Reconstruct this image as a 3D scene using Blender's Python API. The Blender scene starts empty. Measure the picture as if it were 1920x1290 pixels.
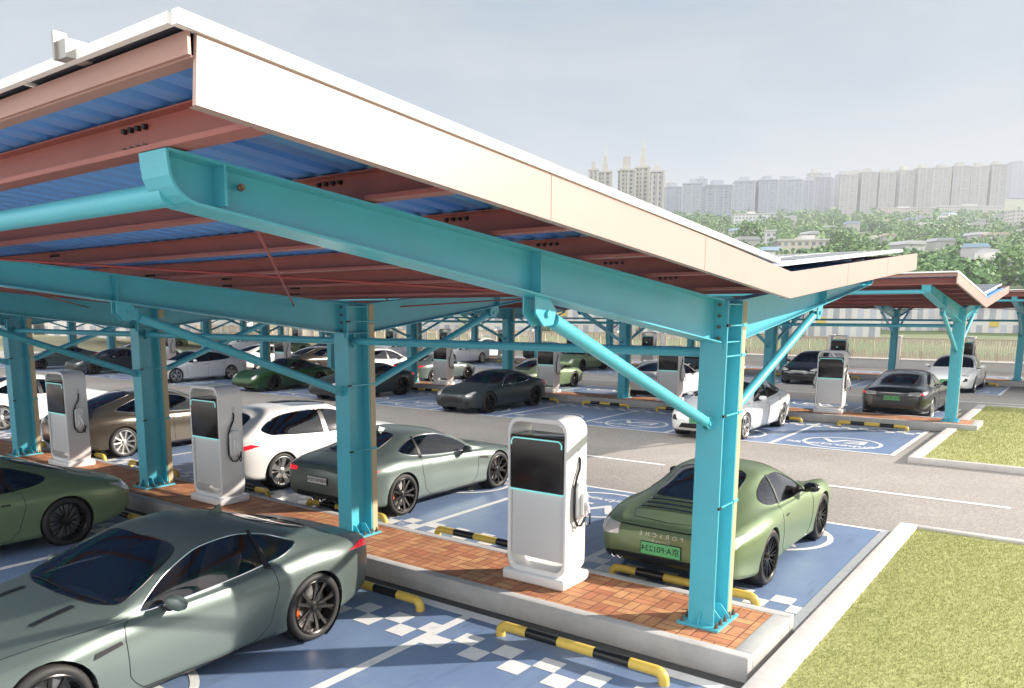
import bpy, bmesh, math, random
import numpy as np
from mathutils import Vector, Matrix, Euler
from mathutils.bvhtree import BVHTree
random.seed(7)
R = math.radians
sc = bpy.context.scene
COL = sc.collection
# ------------------------------------------------------------------ camera
CX, CY, CZ, YAW, PITCH, FPX = 3.09, -8.1497, 3.5879, .6623, -.1559, 1495.35
cam = bpy.data.objects.new('camera', bpy.data.cameras.new('camera'))
COL.objects.link(cam); sc.camera = cam
cam.location = (CX, CY, CZ)
cam.rotation_euler = (math.pi/2 + PITCH, 0, YAW)
cam.data.sensor_width = 36; cam.data.lens = FPX/1920*36
cam.data.shift_x = 73.3/1920; cam.data.shift_y = 175.1/1920
cam.data.clip_start = .1; cam.data.clip_end = 6000
# ------------------------------------------------------------------ world, sun, exposure
SUN = Vector((1.0, .97, .58)).normalized()
w = bpy.data.worlds.new('World'); sc.world = w; w.use_nodes = True
nt = w.node_tree; nt.nodes.clear()
def wn(t, **k):
    n = nt.nodes.new(t)
    for a, b in k.items(): setattr(n, a, b)
    return n
out = wn('ShaderNodeOutputWorld'); bg = wn('ShaderNodeBackground')
sky = wn('ShaderNodeTexSky', sky_type='NISHITA', sun_disc=False, sun_elevation=math.asin(SUN.z),
         sun_rotation=math.atan2(SUN.x, SUN.y), air_density=1.0, dust_density=1.2, ozone_density=1.2, altitude=50)
tc = wn('ShaderNodeTexCoord'); mp = wn('ShaderNodeMapping'); mp.inputs['Scale'].default_value = (1, 1, 4.5)
n1 = wn('ShaderNodeTexNoise'); n1.inputs['Scale'].default_value = 2.1; n1.inputs['Detail'].default_value = 9; n1.inputs['Roughness'].default_value = .6; n1.inputs['Distortion'].default_value = .5
cr = wn('ShaderNodeValToRGB'); cr.color_ramp.elements[0].position = .40; cr.color_ramp.elements[1].position = .66
cr.color_ramp.elements[0].color = (1.02, 1.50, 1.88, 1); cr.color_ramp.elements[1].color = (1.85, 1.95, 1.98, 1)
nt.links.new(tc.outputs['Generated'], mp.inputs[0]); nt.links.new(mp.outputs[0], n1.inputs['Vector']); nt.links.new(n1.outputs[0], cr.inputs[0])
# added fill light: sky boosted overhead and towards the south (behind the viewer), thinner haze at the horizon
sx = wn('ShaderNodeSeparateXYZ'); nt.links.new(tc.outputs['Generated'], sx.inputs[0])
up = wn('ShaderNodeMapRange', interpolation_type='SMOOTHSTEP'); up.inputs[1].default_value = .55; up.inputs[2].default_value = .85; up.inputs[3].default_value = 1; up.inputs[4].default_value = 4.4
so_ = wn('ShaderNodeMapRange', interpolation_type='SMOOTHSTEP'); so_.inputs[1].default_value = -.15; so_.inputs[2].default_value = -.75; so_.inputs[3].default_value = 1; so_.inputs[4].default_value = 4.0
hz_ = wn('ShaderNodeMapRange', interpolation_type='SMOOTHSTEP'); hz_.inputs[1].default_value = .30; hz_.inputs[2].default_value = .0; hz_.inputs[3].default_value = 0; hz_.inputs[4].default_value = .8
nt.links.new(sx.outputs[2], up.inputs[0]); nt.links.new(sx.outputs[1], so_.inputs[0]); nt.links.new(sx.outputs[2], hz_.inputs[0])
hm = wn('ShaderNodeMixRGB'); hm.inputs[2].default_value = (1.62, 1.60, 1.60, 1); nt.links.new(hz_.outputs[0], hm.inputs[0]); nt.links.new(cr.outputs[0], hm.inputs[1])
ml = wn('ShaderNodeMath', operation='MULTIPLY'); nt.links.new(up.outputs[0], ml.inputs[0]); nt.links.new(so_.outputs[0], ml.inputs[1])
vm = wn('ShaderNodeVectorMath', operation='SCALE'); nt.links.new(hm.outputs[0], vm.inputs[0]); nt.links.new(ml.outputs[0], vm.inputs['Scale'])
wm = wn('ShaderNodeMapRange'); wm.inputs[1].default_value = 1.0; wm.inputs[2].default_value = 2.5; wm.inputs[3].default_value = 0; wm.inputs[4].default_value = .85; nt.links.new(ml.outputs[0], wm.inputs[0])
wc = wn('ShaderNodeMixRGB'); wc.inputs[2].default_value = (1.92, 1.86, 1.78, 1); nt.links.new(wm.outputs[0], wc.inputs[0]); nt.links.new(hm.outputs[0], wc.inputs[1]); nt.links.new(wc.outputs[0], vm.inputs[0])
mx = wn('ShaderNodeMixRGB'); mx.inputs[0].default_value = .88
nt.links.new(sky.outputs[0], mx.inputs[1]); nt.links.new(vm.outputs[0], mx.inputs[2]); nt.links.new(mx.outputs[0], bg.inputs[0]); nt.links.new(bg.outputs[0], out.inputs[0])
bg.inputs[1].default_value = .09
sl = bpy.data.lights.new('sun', 'SUN'); sl.energy = 4.3; sl.angle = R(.6); sl.color = (1, .91, .80)
so = bpy.data.objects.new('sun', sl); COL.objects.link(so); so.rotation_euler = SUN.to_track_quat('Z', 'Y').to_euler(); so.location = (0, 0, 60)
sc.view_settings.view_transform = 'Standard'; sc.view_settings.look = 'None'
sc.view_settings.exposure = 1.48; sc.view_settings.gamma = 1

# ------------------------------------------------------------------ materials
def mat(name, col, rough=.5, metal=0., noise=None, bump=None, coat=0., spec=None, emit=None, trans=0.):
    """noise=(scale, colour2, lo, hi) blends a second colour; bump=(scale, strength, distance)"""
    m = bpy.data.materials.new(name); m.use_nodes = True
    t = m.node_tree; p = t.nodes['Principled BSDF']
    p.inputs['Base Color'].default_value = (*col, 1); p.inputs['Roughness'].default_value = rough; p.inputs['Metallic'].default_value = metal
    p.inputs['Coat Weight'].default_value = coat; p.inputs['Coat Roughness'].default_value = .08
    p.inputs['Transmission Weight'].default_value = trans
    if spec is not None: p.inputs['Specular IOR Level'].default_value = spec
    if emit: p.inputs['Emission Color'].default_value = (*emit[0], 1); p.inputs['Emission Strength'].default_value = emit[1]
    c = t.nodes.new('ShaderNodeTexCoord')
    if noise:
        n = t.nodes.new('ShaderNodeTexNoise'); n.inputs['Scale'].default_value = noise[0]; n.inputs['Detail'].default_value = 6; n.inputs['Roughness'].default_value = .65
        r = t.nodes.new('ShaderNodeMapRange'); r.inputs[1].default_value = noise[2]; r.inputs[2].default_value = noise[3]
        x = t.nodes.new('ShaderNodeMixRGB'); x.inputs[1].default_value = (*col, 1); x.inputs[2].default_value = (*noise[1], 1)
        t.links.new(c.outputs['Object'], n.inputs['Vector']); t.links.new(n.outputs[0], r.inputs[0]); t.links.new(r.outputs[0], x.inputs[0]); t.links.new(x.outputs[0], p.inputs['Base Color'])
    if bump:
        n = t.nodes.new('ShaderNodeTexNoise'); n.inputs['Scale'].default_value = bump[0]; n.inputs['Detail'].default_value = 5
        b = t.nodes.new('ShaderNodeBump'); b.inputs['Strength'].default_value = bump[1]; b.inputs['Distance'].default_value = bump[2]
        t.links.new(c.outputs['Object'], n.inputs['Vector']); t.links.new(n.outputs[0], b.inputs['Height']); t.links.new(b.outputs[0], p.inputs['Normal'])
    return m
M = {}
M['teal'] = mat('teal_paint', (.085, .47, .58), .32, noise=(3, (.09, .44, .54), .4, .7), bump=(25, .05, .01))
M['red'] = mat('red_oxide_steel', (.40, .125, .10), .42, noise=(2, (.34, .105, .085), .4, .7))
M['blue_deck'] = mat('blue_deck', (.11, .31, .74), .36, noise=(1.2, (.13, .34, .70), .35, .7))
M['fascia'] = mat('fascia_sheet', (.47, .325, .285), .34, noise=(.8, (.445, .31, .27), .4, .7))
M['eave'] = mat('eave_steel', (.42, .24, .20), .45)
M['pv_frame'] = mat('white_frame', (.82, .82, .80), .35)
M['pipe'] = mat('beige_pipe', (.50, .42, .26), .4)
M['galv'] = mat('galvanised', (.45, .43, .40), .35, .8)
M['bolt'] = mat('rusty_bolt', (.16, .07, .04), .5, .6, noise=(40, (.3, .25, .2), .4, .6))
M['dark'] = mat('dark_plastic', (.012, .012, .014), .35)
M['rubber'] = mat('tyre_rubber', (.022, .020, .019), .62, bump=(60, .2, .004))
M['black_gloss'] = mat('black_gloss', (.008, .008, .009), .08, coat=.6)
M['rod'] = mat('red_rod', (.35, .05, .04), .4)
M['white_shell'] = mat('white_shell', (.86, .85, .83), .28, coat=.3)
M['grey_panel'] = mat('grey_panel', (.68, .665, .655), .38)
M['screen'] = mat('dark_screen', (.022, .018, .018), .16)
M['cyan'] = mat('cyan_light', (.25, .7, .68), .3, emit=((.25, .8, .78), .22))
M['yellow'] = mat('yellow_paint', (.72, .50, .09), .38, noise=(9, (.62, .42, .08), .45, .75))
M['black_band'] = mat('black_band', (.012, .012, .012), .22)
M['concrete'] = mat('kerb_concrete', (.46, .445, .43), .8, noise=(2.5, (.36, .35, .34), .35, .7), bump=(40, .25, .01))
M['lawn_kerb'] = mat('pale_kerb', (.58, .54, .52), .75, noise=(3, (.5, .47, .45), .4, .7), bump=(60, .15, .008))
M['drain'] = mat('drain_grate', (.07, .07, .07), .7, bump=(120, .5, .01))
M['white_line'] = mat('white_marking', (.74, .73, .71), .6, noise=(7, (.60, .60, .60), .5, .8), bump=(90, .15, .004))
M['chrome'] = mat('chrome', (.75, .75, .75), .12, 1)
M['rim_dark'] = mat('dark_alloy', (.035, .032, .03), .25, .8)
M['rim_silver'] = mat('silver_alloy', (.55, .53, .50), .25, .8)
M['disc'] = mat('brake_disc', (.30, .29, .28), .35, .9)
M['caliper'] = mat('orange_caliper', (.72, .12, .02), .4)
M['red_lamp'] = mat('red_lamp', (.62, .015, .025), .15, coat=.6, emit=((.8, .01, .03), .25))
M['clear_lamp'] = mat('clear_lamp', (.62, .60, .58), .12, .3, coat=.8)
M['seat'] = mat('seat_leather', (.22, .13, .09), .55)
M['cabin'] = mat('cabin_trim', (.035, .038, .05), .5)
M['plate_green'] = mat('green_plate', (.13, .50, .20), .4)
M['plate_white'] = mat('white_plate', (.6, .62, .6), .4)
M['ink'] = mat('black_ink', (.01, .01, .01), .5)
M['badge'] = mat('badge_metal', (.6, .62, .55), .3, .6)
M['dirt'] = mat('soil', (.12, .11, .06), .9)
def paint(name, c, rough=.36, metal=.35, coat=.25):
    m = mat(name, c, rough, metal, coat=coat); m.node_tree.nodes['Principled BSDF'].inputs['Coat Roughness'].default_value = .22; return m
M['p_sage'] = paint('sage_paint', (.135, .17, .154), .34, .45); M['p_green'] = paint('olive_green_paint', (.175, .24, .12))
M['p_white'] = paint('white_paint', (.80, .79, .77), .25, 0, .6); M['p_black'] = paint('black_paint', (.012, .013, .014), .16, .1, .9)
M['p_dark'] = paint('dark_grey_paint', (.045, .06, .062), .34, .4); M['p_bronze'] = paint('bronze_paint', (.10, .082, .062), .22, .6, .7)
M['p_forest'] = paint('forest_green_paint', (.03, .085, .03), .3, .3)
def glass(name, tint, mixf):
    m = bpy.data.materials.new(name); m.use_nodes = True; t = m.node_tree; t.nodes.clear()
    o = t.nodes.new('ShaderNodeOutputMaterial'); a = t.nodes.new('ShaderNodeBsdfTransparent'); a.inputs[0].default_value = (*tint, 1)
    g = t.nodes.new('ShaderNodeBsdfGlossy'); g.inputs['Roughness'].default_value = .03; g.inputs[0].default_value = (.95, .95, .97, 1)
    f = t.nodes.new('ShaderNodeFresnel'); f.inputs[0].default_value = 1.55
    ad = t.nodes.new('ShaderNodeMath'); ad.operation = 'MULTIPLY_ADD'; ad.inputs[1].default_value = 1.25; ad.inputs[2].default_value = mixf
    x = t.nodes.new('ShaderNodeMixShader')
    t.links.new(f.outputs[0], ad.inputs[0]); t.links.new(ad.outputs[0], x.inputs[0]); t.links.new(a.outputs[0], x.inputs[1]); t.links.new(g.outputs[0], x.inputs[2]); t.links.new(x.outputs[0], o.inputs[0])
    return m
M['glass'] = glass('car_glass', (.58, .61, .64), .04)
M['glass_dark'] = glass('dark_car_glass', (.04, .045, .05), .05)

def asphalt():
    m = bpy.data.materials.new('asphalt'); m.use_nodes = True; t = m.node_tree; p = t.nodes['Principled BSDF']; p.inputs['Roughness'].default_value = .82
    c = t.nodes.new('ShaderNodeTexCoord'); v = t.nodes.new('ShaderNodeTexVoronoi'); v.inputs['Scale'].default_value = 38
    n = t.nodes.new('ShaderNodeTexNoise'); n.inputs['Scale'].default_value = .35; n.inputs['Detail'].default_value = 8
    h = t.nodes.new('ShaderNodeHueSaturation'); r = t.nodes.new('ShaderNodeValToRGB')
    r.color_ramp.elements[0].color = (.20, .182, .165, 1); r.color_ramp.elements[1].color = (.38, .345, .315, 1)
    r2 = t.nodes.new('ShaderNodeMapRange'); r2.inputs[1].default_value = .3; r2.inputs[2].default_value = .7; r2.inputs[3].default_value = .86; r2.inputs[4].default_value = 1.1
    t.links.new(c.outputs['Object'], v.inputs['Vector']); t.links.new(c.outputs['Object'], n.inputs['Vector'])
    t.links.new(v.outputs['Color'], r.inputs[0]); t.links.new(r.outputs[0], h.inputs['Color']); t.links.new(n.outputs[0], r2.inputs[0]); t.links.new(r2.outputs[0], h.inputs['Value'])
    t.links.new(h.outputs[0], p.inputs['Base Color'])
    b = t.nodes.new('ShaderNodeBump'); b.inputs['Strength'].default_value = .35; b.inputs['Distance'].default_value = .01; t.links.new(v.outputs['Distance'], b.inputs['Height']); t.links.new(b.outputs[0], p.inputs['Normal'])
    return m
M['asphalt'] = asphalt()
def worn(m, scale, col, lo, hi, amt):
    t = m.node_tree; p = t.nodes['Principled BSDF']; src = p.inputs['Base Color'].links[0].from_socket
    c = t.nodes.new('ShaderNodeTexCoord'); mp = t.nodes.new('ShaderNodeMapping'); mp.inputs['Scale'].default_value = scale
    n = t.nodes.new('ShaderNodeTexNoise'); n.inputs['Scale'].default_value = 1; n.inputs['Detail'].default_value = 7; n.inputs['Roughness'].default_value = .7
    r = t.nodes.new('ShaderNodeMapRange'); r.inputs[1].default_value = lo; r.inputs[2].default_value = hi; r.inputs[4].default_value = amt
    x = t.nodes.new('ShaderNodeMixRGB'); x.inputs[2].default_value = (*col, 1)
    t.links.new(c.outputs['Object'], mp.inputs[0]); t.links.new(mp.outputs[0], n.inputs['Vector']); t.links.new(n.outputs[0], r.inputs[0]); t.links.new(r.outputs[0], x.inputs[0]); t.links.new(src, x.inputs[1]); t.links.new(x.outputs[0], p.inputs['Base Color'])
    return m
M['bay_blue'] = mat('blue_bay_paint', (.14, .205, .35), .45, spec=.8, noise=(1.1, (.175, .25, .39), .35, .7), bump=(70, .25, .006))
worn(M['bay_blue'], (5, .6, 1), (.06, .075, .11), .56, .72, .5); worn(M['bay_blue'], (2.2, 2.2, 1), (.24, .30, .40), .58, .75, .5)
worn(M['white_line'], (4, 4, 1), (.36, .37, .40), .56, .72, .6); worn(M['concrete'], (1.2, 1.2, 7), (.25, .235, .22), .55, .75, .6); worn(M['lawn_kerb'], (1.5, 1.5, 3), (.34, .31, .28), .56, .76, .55)
worn(M['teal'], (2.5, 2.5, .7), (.05, .33, .37), .55, .8, .5); worn(M['fascia'], (.8, .8, 5), (.47, .34, .27), .56, .8, .4); worn(M['red'], (3, 3, 3), (.26, .09, .07), .55, .8, .5)
def bricks():
    m = bpy.data.materials.new('brick_paving'); m.use_nodes = True; t = m.node_tree; p = t.nodes['Principled BSDF']; p.inputs['Roughness'].default_value = .75
    c = t.nodes.new('ShaderNodeTexCoord'); S = .27
    def br(rot):
        mp = t.nodes.new('ShaderNodeMapping'); mp.inputs['Rotation'].default_value = (0, 0, rot)
        b = t.nodes.new('ShaderNodeTexBrick'); b.offset = 0; b.squash = 1; b.inputs['Scale'].default_value = 1; b.inputs['Brick Width'].default_value = S; b.inputs['Row Height'].default_value = S/2
        b.inputs['Mortar Size'].default_value = .007; b.inputs['Color1'].default_value = (.42, .15, .075, 1); b.inputs['Color2'].default_value = (.56, .29, .13, 1); b.inputs['Mortar'].default_value = (.17, .055, .03, 1)
        t.links.new(c.outputs['Object'], mp.inputs[0]); t.links.new(mp.outputs[0], b.inputs['Vector']); return b
    a, b = br(0), br(math.pi/2)
    ch = t.nodes.new('ShaderNodeTexChecker'); ch.inputs['Scale'].default_value = 1/S; t.links.new(c.outputs['Object'], ch.inputs['Vector'])
    x = t.nodes.new('ShaderNodeMixRGB'); t.links.new(ch.outputs['Fac'], x.inputs[0]); t.links.new(a.outputs[0], x.inputs[1]); t.links.new(b.outputs[0], x.inputs[2])
    n = t.nodes.new('ShaderNodeTexNoise'); n.inputs['Scale'].default_value = 5; n.inputs['Detail'].default_value = 6; t.links.new(c.outputs['Object'], n.inputs['Vector'])
    h = t.nodes.new('ShaderNodeHueSaturation'); r = t.nodes.new('ShaderNodeMapRange'); r.inputs[1].default_value = .3; r.inputs[2].default_value = .7; r.inputs[3].default_value = .75; r.inputs[4].default_value = 1.2
    t.links.new(n.outputs[0], r.inputs[0]); t.links.new(r.outputs[0], h.inputs['Value']); t.links.new(x.outputs[0], h.inputs['Color']); t.links.new(h.outputs[0], p.inputs['Base Color'])
    return m
M['bricks'] = bricks()
def facade(name, wall, win, sx, sz, vert=False):
    m = bpy.data.materials.new(name); m.use_nodes = True; t = m.node_tree; p = t.nodes['Principled BSDF']; p.inputs['Roughness'].default_value = .7
    c = t.nodes.new('ShaderNodeTexCoord'); s = t.nodes.new('ShaderNodeSeparateXYZ'); t.links.new(c.outputs['Object'], s.inputs[0])
    ad = t.nodes.new('ShaderNodeMath'); ad.operation = 'ADD'; t.links.new(s.outputs[0], ad.inputs[0]); t.links.new(s.outputs[1], ad.inputs[1])
    cb = t.nodes.new('ShaderNodeCombineXYZ'); t.links.new(ad.outputs[0], cb.inputs[0]); t.links.new(s.outputs[2], cb.inputs[1])
    b = t.nodes.new('ShaderNodeTexBrick'); b.offset = 0; b.inputs['Scale'].default_value = 1; b.inputs['Brick Width'].default_value = sx; b.inputs['Row Height'].default_value = sz
    b.inputs['Mortar Size'].default_value = min(sx, sz)*.24; b.inputs['Mortar Smooth'].default_value = 0
    b.inputs['Color1'].default_value = (*win, 1); b.inputs['Color2'].default_value = (*[min(1, v*1.5) for v in win], 1); b.inputs['Mortar'].default_value = (*wall, 1)
    t.links.new(cb.outputs[0], b.inputs['Vector']); t.links.new(b.outputs[0], p.inputs['Base Color']); return m
def foliage(name, a, b, sc_=.4):
    m = mat(name, a, .7, noise=(sc_, b, .35, .65)); return m
M['leaf1'] = foliage('leaf_green', (.07, .17, .055), (.20, .31, .10), .03)
M['leaf2'] = foliage('leaf_dark', (.10, .20, .07), (.18, .28, .09), .3)
M['bark'] = mat('bark', (.10, .07, .05), .9)
M['terrain'] = mat('hill_ground', (.10, .14, .06), .9, noise=(.01, (.20, .19, .12), .45, .6))
M['grass'] = mat('lawn_grass', (.36, .375, .135), .8, noise=(.9, (.43, .43, .18), .35, .7))
M['grass_under'] = mat('lawn_base', (.35, .365, .135), .9, noise=(30, (.41, .41, .17), .35, .7), bump=(90, .8, .02))
M['fence_slat'] = mat('cream_slat', (.62, .53, .40), .6)
M['fence_post'] = mat('fence_post', (.62, .60, .57), .7)

# ------------------------------------------------------------------ mesh helpers
class MB:
    def __init__(s): s.v = []; s.f = []; s.sm = False
    def add(s, vs, fs):
        o = len(s.v); s.v += [tuple(v) for v in vs]; s.f += [tuple(i+o for i in f) for f in fs]; return s
    def box(s, x0, x1, y0, y1, z0, z1):
        return s.add([(x, y, z) for z in (z0, z1) for y in (y0, y1) for x in (x0, x1)],
                     [(0, 2, 3, 1), (4, 5, 7, 6), (0, 1, 5, 4), (2, 6, 7, 3), (0, 4, 6, 2), (1, 3, 7, 5)])
    def bar(s, p0, p1, w_, h_, up=(0, 0, 1)):
        p0, p1 = Vector(p0), Vector(p1); d = (p1-p0).normalized(); u = Vector(up); r = d.cross(u)
        if r.length < 1e-4: r = d.cross(Vector((1, 0, 0)))
        r.normalize(); u = r.cross(d)
        vs = [p+r*a*w_/2+u*b*h_/2 for p in (p0, p1) for a, b in ((-1, -1), (1, -1), (1, 1), (-1, 1))]
        return s.add(vs, [(3, 2, 1, 0), (4, 5, 6, 7), (0, 1, 5, 4), (1, 2, 6, 5), (2, 3, 7, 6), (3, 0, 4, 7)])
    def tube(s, path, r, n=12, cap=True):
        P = [Vector(p) for p in path]; rr = r if isinstance(r, (list, tuple)) else [r]*len(P)
        ref = None; vs = []; fs = []
        for i, p in enumerate(P):
            d = (P[min(i+1, len(P)-1)]-P[max(i-1, 0)]).normalized()
            if ref is None: ref = d.orthogonal().normalized()
            ref = (ref-d*ref.dot(d)).normalized(); b = d.cross(ref)
            vs += [p+(ref*math.cos(2*math.pi*k/n)+b*math.sin(2*math.pi*k/n))*rr[i] for k in range(n)]
        for i in range(len(P)-1):
            for k in range(n): fs.append((i*n+k, i*n+(k+1) % n, (i+1)*n+(k+1) % n, (i+1)*n+k))
        if cap: fs += [tuple(range(n))[::-1], tuple((len(P)-1)*n+k for k in range(n))]
        s.sm = True; return s.add(vs, fs)
    def prism(s, poly, a, b, ax='x'):
        """poly of 2-D points extruded along ax"""
        def P(q, t): return (t, q[0], q[1]) if ax == 'x' else ((q[0], t, q[1]) if ax == 'y' else (q[0], q[1], t))
        n = len(poly)
        return s.add([P(q, a) for q in poly]+[P(q, b) for q in poly], [tuple(range(n))[::-1], tuple(range(n, 2*n))]+[(i, (i+1) % n, n+(i+1) % n, n+i) for i in range(n)])
    def lathe(s, prof, n=32, ax='x'):
        """prof: (radius, t) pairs turned about the ax axis"""
        vs = []; fs = []; m = len(prof)
        for k in range(n):
            a = 2*math.pi*k/n; c, q = math.cos(a), math.sin(a)
            for r, t in prof: vs.append((t, r*c, r*q) if ax == 'x' else (r*c, r*q, t))
        for k in range(n):
            k2 = (k+1) % n
            for j in range(m-1): fs.append((k*m+j, k*m+j+1, k2*m+j+1, k2*m+j))
        s.sm = True; return s.add(vs, fs)
    def mesh(s, name, m, smooth=None, ang=40):
        me = bpy.data.meshes.new(name); me.from_pydata(s.v, [], s.f)
        if isinstance(m, (list, tuple)):
            for q in m: me.materials.append(q)
        else: me.materials.append(m)
        bm = bmesh.new(); bm.from_mesh(me); bmesh.ops.recalc_face_normals(bm, faces=bm.faces); bm.to_mesh(me); bm.free()
        if smooth if smooth is not None else s.sm: me.shade_smooth(); me.set_sharp_from_angle(angle=R(ang))
        return me
    def build(s, name, m, parent=None, **k):
        return link(name, s.mesh(name, m, **k), parent)
def link(name, me, parent=None):
    o = bpy.data.objects.new(name, me); COL.objects.link(o)
    if parent: o.parent = parent
    return o
def tag(o, label=None, cat=None, group=None, kind=None):
    if label: o['label'] = label
    if cat: o['category'] = cat
    if group: o['group'] = group
    if kind: o['kind'] = kind
    return o
def empty(name, loc=(0, 0, 0), rz=0):
    o = bpy.data.objects.new(name, None); COL.objects.link(o); o.location = loc; o.rotation_euler = (0, 0, rz); o.empty_display_size = .3; return o
def copy_tree(o, parent=None):
    c = o.copy(); COL.objects.link(c)
    if parent: c.parent = parent
    for ch in list(o.children): copy_tree(ch, c)
    return c
def bevel(o, wd, seg=2, ang=35):
    m = o.modifiers.new('bevel', 'BEVEL'); m.width = wd; m.segments = seg; m.limit_method = 'ANGLE'; m.angle_limit = R(ang); o.data.shade_smooth(); return o
def text_mesh(body, size, mirror=True, depth=.002, space=1.0, m=None, shear=0, offset=0):
    cu = bpy.data.curves.new('text', 'FONT'); cu.body = body; cu.size = size; cu.align_x = 'CENTER'; cu.align_y = 'CENTER'; cu.extrude = depth; cu.space_character = space; cu.shear = shear; cu.offset = offset
    o = bpy.data.objects.new('text', cu); COL.objects.link(o); bpy.context.view_layer.update()
    me = bpy.data.meshes.new_from_object(o.evaluated_get(bpy.context.evaluated_depsgraph_get()))
    bpy.data.objects.remove(o); bpy.data.curves.remove(cu)
    if mirror:
        me.transform(Matrix.Diagonal((-1, 1, 1, 1))); me.flip_normals()
    me.materials.clear(); me.materials.append(m or M['ink']); return me

# ------------------------------------------------------------------ site numbers (metres)
HI = .264                      # island height
ROWS = [dict(Y=0., X=0., x0=-34., cols=[0]+[-5.51-5.6*i for i in range(5)], end=.70, roof=.67),
        dict(Y=20.19, X=-.30, x0=-62., cols=[-.30-5.6*i for i in range(11)], end=.49, roof=.36),
        dict(Y=39.3, X=.09, x0=-86., cols=[11.3, 5.7, .09]+[-5.52-5.65*i for i in range(14)], end=14., roof=13.)]
WY = .745; BAY = 6.183
def bay_edges(r):
    if r == 0: return [.62-3.15*i if i else .66 for i in range(11)]
    if r == 1: return [-.70-3.12*i for i in range(20)]
    return [-.05-3.12*i for i in range(28)]
def bay_c(r, i): e = bay_edges(r); return (e[i]+e[i+1])/2

# ------------------------------------------------------------------ ground, roads, markings
def sheet(name, x0, x1, y0, y1, z, m, kind='structure'):
    o = MB().add([(x0, y0, z), (x1, y0, z), (x1, y1, z), (x0, y1, z)], [(0, 1, 2, 3)]).build(name, m); return tag(o, kind=kind)
sheet('ground', -400, 300, -60, 64, 0, M['asphalt'])
for r, row in enumerate(ROWS):
    e = bay_edges(r); xl = e[-1]; xr = e[0]
    for sgn in (-1, 1):
        ya, yb = sorted((row['Y']+sgn*.90, row['Y']+sgn*BAY))
        sheet('parking_bay_paint', xl, xr, ya, yb, .004, M['bay_blue'])
        L = MB()
        def rect(x0, x1, y0, y1): L.add([(x0, y0, .008), (x1, y0, .008), (x1, y1, .008), (x0, y1, .008)], [(0, 1, 2, 3)])
        a, b = row['Y']+sgn*(BAY-.10), row['Y']+sgn*BAY
        rect(xl, xr, min(a, b), max(a, b))
        a, b = row['Y']+sgn*.90, row['Y']+sgn*1.06
        rect(xl, xr, min(a, b), max(a, b))
        for i, x in enumerate(e):
            c = x-.06 if i == 0 else x
            a, b = row['Y']+sgn*1.06, row['Y']+sgn*(BAY-.10)
            rect(c-.06, c+.06, min(a, b), max(a, b))
        # chequered band
        q = .262; nx = int((xr-xl)/q)
        for i in range(nx):
            for j in range(2):
                if (i+j) % 2 == 0:
                    y = row['Y']+sgn*(1.44+q*j); y2 = y+sgn*q
                    cxm = xr-q*i-q/2
                    L.add([(xr-q*(i+1), min(y, y2), .0075), (xr-q*i, min(y, y2), .0075), (xr-q*i, max(y, y2), .0075), (xr-q*(i+1), max(y, y2), .0075)], [(0, 1, 2, 3)])
        tag(L.build('bay_lines', M['white_line']), kind='structure')
        g = MB(); g_y = sorted((row['Y']+sgn*(WY), row['Y']+sgn*.88)); g.add([(xl, g_y[0], .005), (row['end']+.05, g_y[0], .005), (row['end']+.05, g_y[1], .005), (xl, g_y[1], .005)], [(0, 1, 2, 3)])
        tag(g.build('drain_strip', M['drain']), kind='structure')
# bay emblems: circle, letters E V and a small word, mirrored as in the photograph
ev = text_mesh('EV', 1.15, True, 0, .95, M['white_line'], 0, .02); sm = text_mesh('Supercharge', .46, True, 0, 1.0, M['white_line'], 0, .008)
ring = MB(); n = 56
ring.add([(rr*math.cos(2*math.pi*k/n), rr*math.sin(2*math.pi*k/n), 0) for rr in (.93, 1.02) for k in range(n)], [(k, (k+1) % n, n+(k+1) % n, n+k) for k in range(n)])
rme = ring.mesh('ring', M['white_line']); EMB = {}
ev.transform(Matrix.Translation((0, .22, 0)) @ Matrix.Diagonal((1, .75, 1, 1)))
for sgn, mt in ((-1, Matrix.Translation((-.22, -.40, 0))), (1, Matrix.Translation((0, -.42, 0)) @ Matrix.Diagonal((.74, .74, 1, 1)))):
    bm = bmesh.new(); bm.from_mesh(rme); bm.from_mesh(ev); q = sm.copy(); q.transform(mt); bm.from_mesh(q)
    EMB[sgn] = bpy.data.meshes.new('bay_emblem'); bm.to_mesh(EMB[sgn]); bm.free(); EMB[sgn].materials.append(M['white_line'])
for r, row in enumerate(ROWS):
    for i in range(min(len(bay_edges(r))-1, (9, 14, 16)[r])):
        for sgn in (-1, 1):
            o = link('bay_emblem', EMB[sgn]); o.location = (bay_c(r, i), row['Y']+sgn*4.85, .0085); o.rotation_euler = (0, 0, 0 if sgn < 0 else math.pi); tag(o, kind='structure')
# dashed centre lines
L = MB()
def dash(x0, x1, y): L.add([(x0, y-.07, .006), (x1, y-.07, .006), (x1, y+.07, .006), (x0, y+.07, .006)], [(0, 1, 2, 3)])
for k in range(-10, 1): dash(-4.75+6.1*k-3.1+3.05*0, -4.75+6.1*k, 9.3)
dash(-1.1, 2.1, 9.3)
dash(-90, 16, 29.5)
tag(L.build('road_dashes', M['white_line']), kind='structure')

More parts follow.
